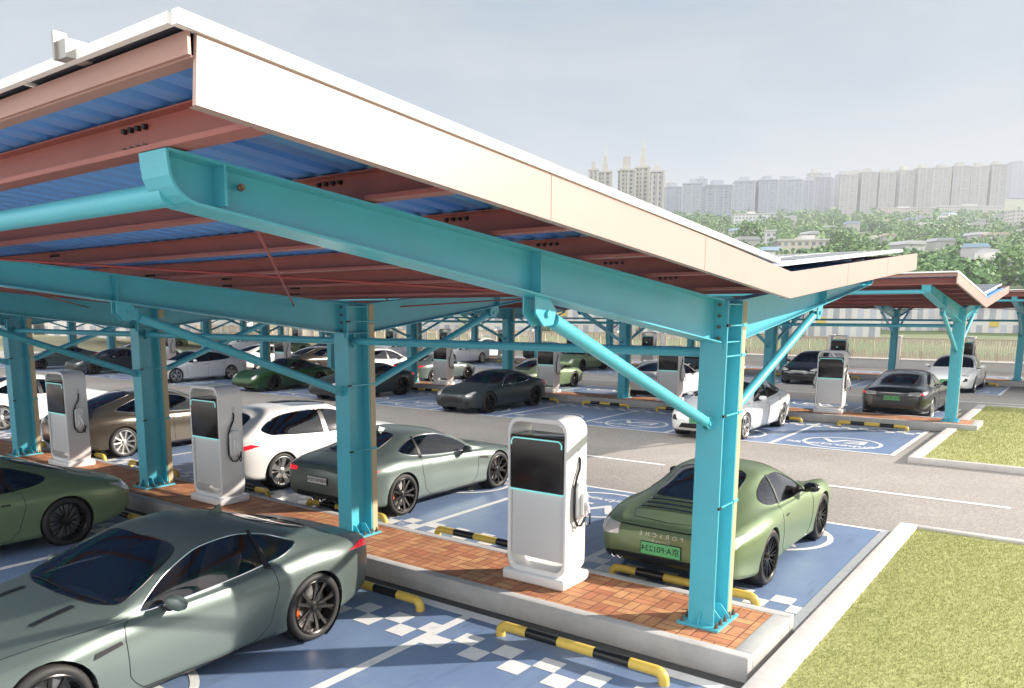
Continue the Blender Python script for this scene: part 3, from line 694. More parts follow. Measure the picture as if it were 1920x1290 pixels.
def wheel_meshes(style, rad, wd, rimm):
    m = MB(); r = rad; q = rad*.79
    m.lathe([(q, -wd/2+.008), (q+.02, -wd/2), (r-.03, -wd/2+.004), (r-.008, -wd/2+.022), (r, -wd/2+.05), (r, wd/2-.05), (r-.008, wd/2-.022), (r-.03, wd/2-.004), (q+.02, wd/2), (q, wd/2-.008), (q-.02, wd/2-.02)], 44)
    tyre = m.mesh('wheel', M['rubber'])
    m = MB(); m.lathe([(q+.003, wd/2-.004), (q-.006, wd/2+.001), (q-.02, wd/2-.008), (q-.028, wd/2-.05), (q-.035, -wd/2+.02)], 44)
    m.lathe([(.001, wd/2-.02), (.03, wd/2-.02), (.045, wd/2-.028), (.075, wd/2-.036), (.08, wd/2-.06)], 20)
    def spoke(a, a2, w0, w1, r0=.05, r1=None, dp=.022):
        r1 = r1 or q-.012
        c0, s0, c1, s1 = math.cos(a), math.sin(a), math.cos(a2), math.sin(a2)
        p0 = Vector((wd/2-.034, r0*c0, r0*s0)); p1 = Vector((wd/2-.012, r1*c1, r1*s1)); d = (p1-p0).normalized(); n_ = d.cross(Vector((1, 0, 0))).normalized()
        vs = []
        for p, ww in ((p0, w0), (p1, w1)):
            for sx, sn in ((0, -1), (0, 1), (-dp, 1), (-dp, -1)): vs.append(p+n_*sn*ww/2+Vector((sx, 0, 0)))
        m.add(vs, [(0, 1, 5, 4), (1, 2, 6, 5), (2, 3, 7, 6), (3, 0, 4, 7), (0, 3, 2, 1), (4, 5, 6, 7)])
    if style == 'split5':
        for k in range(5):
            a = 2*math.pi*k/5
            spoke(a-.20, a-.24, .034, .030); spoke(a+.20, a+.24, .034, .030); spoke(a, a, .03, .02, .05, .15)
            spoke(a+.24, a+.40, .016, .016, .17); spoke(a-.24, a-.40, .016, .016, .17)
    elif style == 'multi':
        for k in range(10):
            a = 2*math.pi*k/10
            spoke(a, a-.13, .015, .010); spoke(a, a+.13, .015, .010)
    elif style == 'aero5':
        for k in range(5):
            a = 2*math.pi*k/5; spoke(a, a+.12, .05, .11); spoke(a+.45, a+.62, .012, .02)
    else:
        for k in range(10): a = 2*math.pi*k/10; spoke(a, a+.06, .03, .042)
    rim = m.mesh('rim', rimm)
    m = MB(); m.lathe([(.05, 0), (q-.06, 0), (q-.06, -.02), (.05, -.02)], 30); m.lathe([(q-.03, -.04), (.02, -.05)], 24)
    disc = m.mesh('brake_disc', M['disc'])
    m = MB(); n = 7; vs = []
    for x in (-.02, .035):
        for k in range(n+1):
            a = R(150)+R(70)*k/n
            for rr_ in (q*.55, q*.86): vs.append((x, rr_*math.cos(a), rr_*math.sin(a)))
    h = 2*(n+1); fs = []
    for k in range(n): fs += [(2*k, 2*k+2, 2*k+3, 2*k+1), (h+2*k, h+2*k+1, h+2*k+3, h+2*k+2), (2*k, h+2*k, h+2*k+2, 2*k+2), (2*k+1, 2*k+3, h+2*k+3, h+2*k+1)]
    m.add(vs, fs); cal = m.mesh('caliper', M['caliper'])
    return tyre, rim, disc, cal
def proj_patch(bvh, outline, axis, m, name, off=.004, cell=.05, sgn=1, endy=None):
    """a thin patch following the shell: outline in the plane seen along `axis` ('f' nose, 'r' tail, 's' side, 't' top)"""
    bm = bmesh.new(); vs = [bm.verts.new((p[0], p[1], 0)) for p in outline]; bm.faces.new(vs)
    xs = [p[0] for p in outline]; ys = [p[1] for p in outline]
    for ax_, lo, hi in ((0, min(xs), max(xs)), (1, min(ys), max(ys))):
        k = lo+cell
        while k < hi:
            co = (k, 0, 0) if ax_ == 0 else (0, k, 0); no = (1, 0, 0) if ax_ == 0 else (0, 1, 0)
            bmesh.ops.bisect_plane(bm, geom=bm.verts[:]+bm.edges[:]+bm.faces[:], plane_co=co, plane_no=no, dist=1e-6); k += cell
    bmesh.ops.triangulate(bm, faces=[f for f in bm.faces if len(f.verts) > 4])
    for v in bm.verts:
        a, b = v.co.x, v.co.y
        if axis == 'f': o, d = Vector((a, -9, b)), Vector((0, 1, 0))
        elif axis == 'r': o, d = Vector((a, 9, b)), Vector((0, -1, 0))
        elif axis == 's': o, d = Vector((sgn*9, a, b)), Vector((-sgn, 0, 0))
        else: o, d = Vector((a, b, 9)), Vector((0, 0, -1))
        h = bvh.ray_cast(o, d)
        if axis in 'fr' and (h[0] is None or h[1].dot(d) > -.05 or abs(h[0].y-endy[axis]) > .62): h = bvh.find_nearest(Vector((a, endy[axis]-(.22 if axis == 'r' else -.22), b)))
        elif h[0] is None: h = bvh.find_nearest(o+d*8.2)
        nn = h[1] if h[1].dot(d) < 0 else -h[1]
        v.co = h[0]+nn*off
    bmesh.ops.recalc_face_normals(bm, faces=bm.faces)
    dv = {'f': Vector((0, -1, 0)), 'r': Vector((0, 1, 0)), 's': Vector((sgn, 0, 0)), 't': Vector((0, 0, 1))}[axis]
    if sum((f.normal.dot(dv) for f in bm.faces)) < 0: bmesh.ops.reverse_faces(bm, faces=bm.faces[:])
    me = bpy.data.meshes.new(name); bm.to_mesh(me); bm.free(); me.materials.append(m); me.shade_smooth(); return me
def seam(c, pts, y0, r_=.0045, closed=False, off=.0, sgn=1, n=10):
    P = []
    for a, b in zip(pts[:-1], pts[1:]):
        for k in range(n):
            t = k/n; p = surf(c, a[0]+(b[0]-a[0])*t, a[1]+(b[1]-a[1])*t); P.append(Vector((p.x*sgn, p.y-y0, p.z)))
    p = surf(c, *pts[-1]); P.append(Vector((p.x*sgn, p.y-y0, p.z)))
    return P
def make_car(name, c, paint_m, glass_m, wstyle, rimm, interior=True, caliper=False, K=1.1):
    bm, regs = build_shell(c); y0 = sum(c['axles'])/2
    for v in bm.verts: v.co.y -= y0
    ids = {n_: k+1 for k, (n_, p) in enumerate(regs)}
    glass_ids = [k+1 for k, (n_, p) in enumerate(regs) if 'window' in n_ or 'windshield' in n_ or 'roof_glass' in n_]
    body = bm.copy(); l = body.faces.layers.int['reg']
    bmesh.ops.delete(body, geom=[f for f in body.faces if f[l] in glass_ids or regs[f[l]-1][0] == 'door' and f[l] > 0], context='FACES')
    root = empty(name)
    def add(nm, me, parent=root):
        me.transform(Matrix.Scale(K, 4)); return link(nm, me, parent)
    full = bmesh.new()
    t_ = to_mesh(bm, 'tmp', paint_m, both=True); full.from_mesh(t_)
    for end in (-y0, c['L']-y0):
        ee = [e for e in full.edges if e.is_boundary and all(abs(v.co.y-end) < 1e-4 for v in e.verts)]
        if ee: bmesh.ops.contextual_create(full, geom=ee)
    bvh = BVHTree.FromBMesh(full)
    # close the nose and the tail
    for yy in (body.verts,):
        pass
    bme = to_mesh(body, 'body', paint_m, both=True)
    b2 = bmesh.new(); b2.from_mesh(bme)
    for end in (-y0, c['L']-y0):
        ee = [e for e in b2.edges if e.is_boundary and all(abs(v.co.y-end) < 1e-4 for v in e.verts)]
        if ee:
            try: bmesh.ops.contextual_create(b2, geom=ee)
            except Exception: pass
    # wheel wells and dark underside
    b2.to_mesh(bme); b2.free(); bme.shade_smooth(); bme.set_sharp_from_angle(angle=R(38))
    body_o = add('body', bme)
    for n_ in ('windshield', 'rear_window', 'roof_glass'):
        if n_ in ids: add(n_, to_mesh(split_region(bm, [ids[n_]]), n_, M['glass'] if n_ == 'windshield' and not c.get('tint') else glass_m, both=True))
    sides = [k for n_, k in ids.items() if n_.startswith('side_window')]
    for s in (1, -1):
        if sides: add('side_window', to_mesh(split_region(bm, sides), 'side_window', glass_m, mirror=s < 0, both=False))
        if 'door' in ids: add('door', to_mesh(split_region(bm, [ids['door']]), 'door', paint_m, mirror=s < 0, both=False))
    # trims along the glass and the shut lines
    for s in (1, -1):
        tr = MB()
        for n_, poly in regs:
            if n_.startswith('side_window'):
                P = seam(c, list(poly)+[poly[0]], y0, sgn=s, n=2); tr.tube([p*K for p in P], .008, 6, cap=False)
        if tr.v: link('window_trim', tr.mesh('window_trim', c.get('trim', M['black_gloss'])), body_o)
        for pl in c.get('seams', []):
            sm_ = MB(); P = seam(c, pl, y0, sgn=s, n=10); sm_.tube([p*K for p in P], .0042, 5, cap=False)
            link('shut_line', sm_.mesh('shut_line', M['dark']), body_o)
    for n_ in ('windshield', 'rear_window'):
        if n_ in ids:
            poly = dict(regs)[n_]; tr = MB()
            P = seam(c, poly, y0, n=2); P = P+[Vector((-p.x, p.y, p.z)) for p in P[::-1]]; P.append(P[0]); tr.tube([p*K for p in P], .007, 6, cap=False)
            link('glass_seal', tr.mesh('glass_seal', M['dark']), body_o)
    # projected details
    mats = {'grille': M['dark'], 'headlight': M['clear_lamp'], 'taillight': M['red_lamp'], 'vent': M['dark'], 'diffuser': M['dark'], 'licence_plate': M['plate_white'], 'green_plate': M['plate_green'], 'light_bar': M['red_lamp'], 'sill': M['dark'], 'clear_tail': M['clear_lamp'], 'hood_vent': M['dark'], 'door_handle': paint_m, 'badge_strip': M['badge'], 'slat': M['black_gloss']}
    for nm, kind, axis, outline, sym in c['details']:
        for s in ((1, -1) if sym else (1,)):
            ol = outline
            if axis == 's': ol = [(a-y0, b) for a, b in outline]; sg = s
            elif axis == 't': ol = [(a*s, b-y0) for a, b in outline]; sg = 1
            else: ol = [(a*s, b) for a, b in outline]; sg = 1
            add(nm, proj_patch(bvh, ol, axis, mats[kind], nm, off=.010 if kind == 'slat' else .0075, cell=.035, sgn=sg, endy={'f': -y0, 'r': c['L']-y0}))
    # wheels
    tyre, rim, disc, cal = wheel_meshes(wstyle, c['wr_'], .25, rimm)
    for mm in (tyre, rim, disc, cal): mm.transform(Matrix.Scale(K, 4))
    well = MB(); well.lathe([(.02, -.26), (c['arch']-.004, -.26), (c['arch']-.004, 0)], 28); wl = well.mesh('wheel_arch', M['dark']); wl.transform(Matrix.Scale(K, 4))
    for ax in c['axles']:
        for s in (1, -1):
            hw = float(cubic(c['w'], ax))-.145
            q = link('wheel', tyre, root); q.location = (s*hw*K, (ax-y0)*K, c['wr_']*K); q.rotation_euler = (0, 0, 0 if s > 0 else math.pi)
            link('rim', rim, q); link('brake_disc', disc, q)
            if caliper: link('caliper', cal, q)
            z = link('wheel_arch', wl, root); z.location = (s*(hw+.10)*K, (ax-y0)*K, c['wr_']*K); z.rotation_euler = (0, 0, 0 if s > 0 else math.pi)
    # mirrors
    ms, mu, mz = c['mirror']; p = surf(c, ms, 7.3)
    for s in (1, -1):
        m = MB(); n = 10; prof = [(0, .0), (.03, .055), (.08, .075), (.15, .072), (.20, .05), (.225, .0)]
        vs = []; fs = []
        for k, (t, r_) in enumerate(prof):
            for j in range(n):
                a = 2*math.pi*j/n; vs.append((s*(p.x+.045+t), p.y-y0+.02+(.85*r_*math.cos(a))+.12*t, mz+r_*.9*math.sin(a)+.02))
        for k in range(len(prof)-1):
            for j in range(n): fs.append((k*n+j, k*n+(j+1) % n, (k+1)*n+(j+1) % n, (k+1)*n+j))
        m.add(vs, fs); m.sm = True
        mo = add('mirror', m.mesh('mirror', M['black_gloss'] if c is not None and name == 'sports_car' else paint_m))
        m = MB(); m.bar((s*(p.x-.03), p.y-y0, mz-.045), (s*(p.x+.12), p.y-y0+.02, mz-.035), .05, .03); add('mirror_arm', m.mesh('mirror_arm', M['dark']), mo)
    # cabin
    if interior:
        cb = empty('cabin'); cb.parent = root
        f, r__ = c['cab']; wv = c['cabw']
        m = MB(); m.box(-wv, wv, f-y0, r__-y0, .22, .30); m.box(-wv, wv, f-y0-.02, f-y0+.42, .55, .72); m.box(-wv, wv, r__-y0-.10, r__-y0+.02, .3, c.get('shelf', .85)); m.box(-.12, .12, f-y0+.3, r__-y0-.2, .3, .5)
        fl = m.mesh('cabin_floor', M['cabin']); add('cabin_floor', fl)
        bpy.data.objects.remove(cb)
        for s in (1, -1):
            for k, sy in enumerate(c['seats']):
                m = MB(); x = s*.37
                m.box(x-.24, x+.24, sy-y0, sy-y0+.48, .30, .48)
                m.prism([(sy-y0+.42, .42), (sy-y0+.56, .42), (sy-y0+.74, 1.0), (sy-y0+.66, 1.02)], x-.23, x+.23)
                m.prism([(sy-y0+.64, 1.0), (sy-y0+.73, 1.0), (sy-y0+.75, 1.15), (sy-y0+.69, 1.16)], x-.12, x+.12)
                so_ = add('seat', m.mesh('seat', M['seat'])); bevel(so_, .04, 2)
        m = MB(); cxw = .37; P = [(cxw+.17*math.cos(2*math.pi*k/20), c['cab'][0]-y0+.50+.05*math.sin(2*math.pi*k/20), .80+.16*math.sin(2*math.pi*k/20)) for k in range(21)]
        m.tube(P, .013, 6, cap=False); m.bar((cxw-.16, c['cab'][0]-y0+.5, .8), (cxw+.16, c['cab'][0]-y0+.5, .8), .03, .04); m.bar((cxw, c['cab'][0]-y0+.5, .8), (cxw, c['cab'][0]-y0+.35, .7), .04, .04)
        add('steering_wheel', m.mesh('steering_wheel', M['dark']))
    for fn in c.get('extra', []): fn(root, add, bvh, y0, surf, c)
    full.free(); bm.free()
    return root

def exhausts(xs, y, z, r_=.038):
    def fn(root, add, bvh, y0, surf_, c):
        for x in xs:
            m = MB(); m.lathe([(r_*.7, -.06), (r_*.75, .05), (r_, .055), (r_, -.06)], 16); me = m.mesh('exhaust', M['chrome']); me.transform(Matrix.Translation((x, y-y0, z)) @ Matrix.Rotation(math.pi/2, 4, 'Z'))
            add('exhaust', me)
    return fn
def plate(body, y, z, m, ink, tail=True, w_=.46, h=.13, size=.10):
    def fn(root, add, bvh, y0, surf_, c):
        b = MB(); b.box(-w_/2, w_/2, -.006, .006, -h/2, h/2); me = b.mesh('licence_plate', m); me.transform(Matrix.Translation((0, y-y0, z))); po = add('licence_plate', me)
        fr = MB(); t_ = .006
        for zz in (-h/2, h/2): fr.bar((-w_/2, 0, zz), (w_/2, 0, zz), .016, t_)
        for xx in (-w_/2, w_/2): fr.bar((xx, 0, -h/2), (xx, 0, h/2), .016, t_)
        me = fr.mesh('plate_frame', M['ink']); me.transform(Matrix.Translation((0, y-y0, z))); add('plate_frame', me, po)
        s = 1 if tail else -1
        t = text_mesh(body, size, True, .001, 1.0, ink); t.transform(Matrix.Translation((0, y-y0+s*.009, z)) @ Matrix.Rotation(math.pi if tail else 0, 4, 'Z') @ Matrix.Rotation(math.pi/2, 4, 'X')); add('plate_characters', t, po)
    return fn
def tail_text(body, z, size, m, x=0, space=1.5):
    def fn(root, add, bvh, y0, surf_, c):
        t = text_mesh(body, size, True, .001, space, m); t.transform(Matrix.Rotation(math.pi, 4, 'Z') @ Matrix.Rotation(math.pi/2, 4, 'X'))
        for v in t.vertices:
            h = bvh.ray_cast(Vector((v.co.x+x, 9, v.co.z+z)), Vector((0, -1, 0)))
            dy = v.co.y
            if h[0]: v.co = h[0]+Vector((0, .009+dy, 0))
        add('lettering', t)
    return fn
def roof_fin(s, ln=.16, hh=.06):
    def fn(root, add, bvh, y0, surf_, c):
        h = bvh.ray_cast(Vector((0, s-y0, 9)), Vector((0, 0, -1)))[0]
        m = MB(); m.prism([(h.y-ln*.2, h.z-.01), (h.y+ln, h.z-.03), (h.y+ln*.85, h.z+hh)], -.012, .012); add('antenna_fin', m.mesh('antenna_fin', c['paintm']))
    return fn

# -- two-door coupe
coupe = dict(L=4.47, axles=(.86, 3.48), wr_=.345, arch=.375,
    zt=[(0, .50), (.03, .58), (.12, .655), (.4, .745), (.8, .825), (1.2, .885), (1.42, .915), (1.7, 1.03), (2.05, 1.19), (2.35, 1.275), (2.65, 1.305), (2.95, 1.285), (3.3, 1.205), (3.7, 1.07), (4.05, .965), (4.3, .90), (4.42, .865), (4.47, .80)],
    zsh=[(0, .48), (.03, .55), (.12, .62), (.4, .70), (.86, .775), (1.3, .80), (1.9, .825), (2.6, .855), (3.1, .90), (3.5, .935), (3.9, .925), (4.25, .875), (4.42, .83), (4.47, .76)],
    w=[(0, .52), (.02, .62), (.08, .72), (.2, .80), (.45, .88), (.86, .945), (1.25, .93), (1.9, .915), (2.7, .925), (3.15, .95), (3.5, .965), (3.8, .955), (4.1, .90), (4.3, .83), (4.42, .75), (4.47, .66)],
    wb=[(0, .44), (.08, .60), (.3, .74), (.86, .82), (1.3, .84), (1.9, .845), (2.6, .84), (3.1, .835), (3.5, .84), (3.9, .80), (4.25, .74), (4.42, .66), (4.47, .58)],
    wr=[(0, .30), (.1, .44), (.5, .60), (1.0, .70), (1.42, .79), (1.7, .735), (2.05, .66), (2.4, .60), (2.8, .575), (3.2, .57), (3.5, .60), (3.9, .62), (4.3, .56), (4.47, .42)],
    ze=[(0, .49), (.1, .63), (.5, .75), (.86, .81), (1.2, .85), (1.42, .868), (1.7, .97), (2.05, 1.115), (2.4, 1.215), (2.75, 1.235), (3.05, 1.20), (3.35, 1.11), (3.6, 1.03), (3.9, .965), (4.25, .895), (4.42, .85), (4.47, .78)],
    zs=[(0, .32), (.05, .24), (.2, .19), (.6, .17), (1.2, .16), (3.1, .17), (3.9, .20), (4.25, .26), (4.42, .33), (4.47, .38)],
    regions=[('windshield', [(1.46, 12.2), (1.40, 12.2), (1.42, 10.6), (1.50, 9.6), (1.58, 9.2), (1.80, 9.12), (2.15, 9.25), (2.24, 9.9), (2.20, 12.2)]),
             ('side_window', [(1.66, 7.14), (3.05, 7.14), (3.28, 7.35), (3.42, 7.85), (3.30, 8.3), (3.08, 8.62), (2.7, 8.78), (2.2, 8.8), (1.85, 8.62), (1.68, 7.9)]),
             ('rear_window', [(3.12, 12.2), (3.10, 10.4), (3.22, 9.75), (3.75, 9.75), (3.88, 10.4), (3.90, 12.2)])],
    seams=[[(1.55, 7.05), (1.50, 6.2), (1.48, 5), (1.50, 3.4), (1.62, 2.4), (2.4, 2.1), (2.75, 2.3), (2.92, 3.2), (3.02, 4.6), (3.0, 6), (2.92, 7.02)], [(.25, 8.9), (.8, 8.0), (1.3, 7.6), (1.55, 7.3)], [(3.92, 12), (3.94, 10), (3.98, 8.6)]],
    details=[('grille', 'grille', 'f', [(-.42, .36), (.42, .36), (.47, .46), (.40, .56), (-.40, .56), (-.47, .46)], False),
             ('intake', 'grille', 'f', [(.50, .30), (.66, .30), (.70, .42), (.56, .40)], True),
             ('headlight', 'headlight', 'f', [(.50, .60), (.60, .56), (.72, .60), (.74, .70), (.66, .72), (.55, .66)], True),
             ('pillar', 'vent', 's', [(2.93, .87), (3.00, .87), (2.96, 1.20), (2.92, 1.20)], True), ('sill', 'sill', 's', [(1.35, .175), (3.0, .185), (3.0, .215), (1.35, .205)], True),
             ('fender_vent', 'vent', 's', [(1.20, .62), (1.45, .66), (1.44, .69), (1.22, .665)], True),
             ('hood_vent', 'hood_vent', 't', [(.40, .98), (.46, .98), (.44, 1.34), (.37, 1.34)], True), ('wiper', 'hood_vent', 't', [(-.60, 1.50), (-.58, 1.485), (.02, 1.455), (.02, 1.475)], False), ('wiper', 'hood_vent', 't', [(.06, 1.46), (.07, 1.445), (.62, 1.50), (.61, 1.52)], False),
             ('taillight', 'taillight', 's', [(3.97, .80), (4.24, .775), (4.44, .74), (4.44, .80), (4.26, .835)], True),
             ('taillight', 'taillight', 'r', [(.48, .745), (.70, .73), (.70, .80), (.62, .81), (.48, .80)], True),
             ('diffuser', 'diffuser', 'r', [(-.55, .34), (.55, .34), (.48, .42), (-.48, .42)], False),
             ('door_handle', 'door_handle', 's', [(2.62, .735), (2.80, .735), (2.80, .765), (2.62, .765)], True)],
    mirror=(1.86, 7.3, .865), cab=(1.45, 3.15), cabw=.66, seats=(2.15,), trim=M['chrome'])
coupe['extra'] = [exhausts((-.09, .09), 4.44, .33), plate('EVERMOTION', 4.485, .63, M['plate_white'], M['ink'], True, .46, .11, .075), roof_fin(2.95)]
coupe['paintm'] = M['p_sage']
# -- rear-engined sports car
sport = dict(L=4.50, axles=(1.0, 3.45), wr_=.345, arch=.372,
    zt=[(0, .46), (.03, .53), (.12, .60), (.4, .685), (.8, .77), (1.2, .85), (1.45, .90), (1.7, 1.03), (2.0, 1.19), (2.3, 1.285), (2.6, 1.305), (2.9, 1.27), (3.3, 1.15), (3.7, 1.00), (4.0, .90), (4.25, .835), (4.42, .785), (4.50, .70)],
    zsh=[(0, .44), (.03, .50), (.12, .60), (.35, .74), (.7, .825), (1.0, .845), (1.35, .83), (1.9, .83), (2.6, .845), (3.1, .875), (3.5, .90), (3.9, .87), (4.25, .80), (4.42, .74), (4.50, .66)],
    w=[(0, .50), (.02, .62), (.08, .72), (.2, .79), (.5, .86), (1.0, .915), (1.4, .90), (2.0, .885), (2.6, .895), (3.1, .935), (3.5, .965), (3.8, .955), (4.1, .91), (4.3, .86), (4.44, .78), (4.50, .68)],
    wb=[(0, .42), (.08, .58), (.3, .68), (.6, .735), (1.0, .77), (1.4, .80), (1.9, .815), (2.6, .815), (3.1, .80), (3.5, .80), (3.9, .77), (4.25, .70), (4.44, .62), (4.50, .54)],
    wr=[(0, .28), (.1, .40), (.4, .48), (.8, .54), (1.2, .62), (1.5, .72), (1.75, .69), (2.1, .61), (2.5, .565), (2.9, .54), (3.3, .52), (3.7, .54), (4.1, .56), (4.4, .50), (4.50, .40)],
    ze=[(0, .45), (.1, .57), (.4, .70), (.8, .775), (1.2, .82), (1.5, .85), (1.75, .96), (2.1, 1.12), (2.45, 1.21), (2.75, 1.215), (3.05, 1.15), (3.35, 1.06), (3.65, .975), (4.0, .88), (4.25, .815), (4.42, .77), (4.50, .68)],
    zs=[(0, .30), (.05, .22), (.2, .18), (.6, .16), (1.2, .15), (3.1, .16), (3.9, .19), (4.25, .24), (4.44, .33), (4.50, .38)],
    regions=[('windshield', [(1.50, 12.2), (1.46, 12.2), (1.48, 10.4), (1.56, 9.5), (1.62, 9.2), (1.85, 9.12), (2.16, 9.3), (2.24, 10), (2.20, 12.2)]),
             ('side_window', [(1.70, 7.14), (2.95, 7.14), (3.18, 7.3), (3.30, 7.75), (3.20, 8.25), (3.0, 8.55), (2.7, 8.76), (2.2, 8.8), (1.88, 8.62), (1.72, 7.9)]),
             ('rear_window', [(2.90, 12.2), (2.90, 10.2), (3.02, 9.4), (3.66, 9.4), (3.74, 10.0), (3.76, 12.2)])],
    seams=[[(1.58, 7.05), (1.54, 6.2), (1.52, 5), (1.54, 3.4), (1.66, 2.4), (2.4, 2.1), (2.68, 2.3), (2.82, 3.2), (2.92, 4.6), (2.90, 6), (2.84, 7.02)], [(.3, 10.2), (.8, 9.3), (1.3, 9.0), (1.5, 8.9)], [(3.76, 12), (3.78, 9.6), (4.1, 9.4), (4.3, 9.6), (4.36, 12)]],
    details=[('pillar', 'vent', 's', [(2.78, .86), (2.83, .86), (2.72, 1.19), (2.68, 1.19)], True), ('intake', 'grille', 'f', [(-.36, .26), (.36, .26), (.34, .34), (-.34, .34)], False),
             ('intake', 'grille', 'f', [(.44, .26), (.66, .28), (.68, .38), (.46, .36)], True),
             ('headlight', 'headlight', 'f', [(.55, .60), (.62, .54), (.71, .56), (.735, .64), (.70, .71), (.61, .71)], True),
             ('taillight', 'clear_tail', 's', [(4.10, .775), (4.30, .74), (4.46, .68), (4.46, .60), (4.36, .64)], True),
             ('taillight', 'clear_tail', 'r', [(.55, .62), (.78, .60), (.82, .68), (.78, .75), (.55, .735)], True),
             ('light_bar', 'vent', 'r', [(-.55, .735), (.55, .735), (.55, .748), (-.55, .748)], False),
             ('engine_slat', 'slat', 't', [(-.44, 3.82), (.44, 3.82), (.46, 3.86), (-.46, 3.86)], False),
             ('engine_slat', 'slat', 't', [(-.46, 3.92), (.46, 3.92), (.48, 3.96), (-.48, 3.96)], False),
             ('engine_slat', 'slat', 't', [(-.48, 4.02), (.48, 4.02), (.50, 4.06), (-.50, 4.06)], False),
             ('diffuser', 'diffuser', 'r', [(-.80, .24), (.80, .24), (.72, .40), (.50, .42), (-.50, .42), (-.72, .40)], False),
             ('door_handle', 'vent', 's', [(2.62, .70), (2.74, .70), (2.74, .722), (2.62, .722)], True)],
    mirror=(1.88, 7.3, .92), cab=(1.5, 3.05), cabw=.64, seats=(2.1,), trim=M['black_gloss'])
sport['extra'] = [exhausts((-.62, -.54, .54, .62), 4.42, .34, .034), plate('京A·F01234', 4.515, .51, M['plate_green'], M['ink'], True, .50, .15, .098), tail_text('PORSCHE', .675, .075, M['badge'], 0, 2.0), tail_text('Carrera S', .605, .05, M['badge'], 0, 1.1)]
sport['paintm'] = M['p_green']
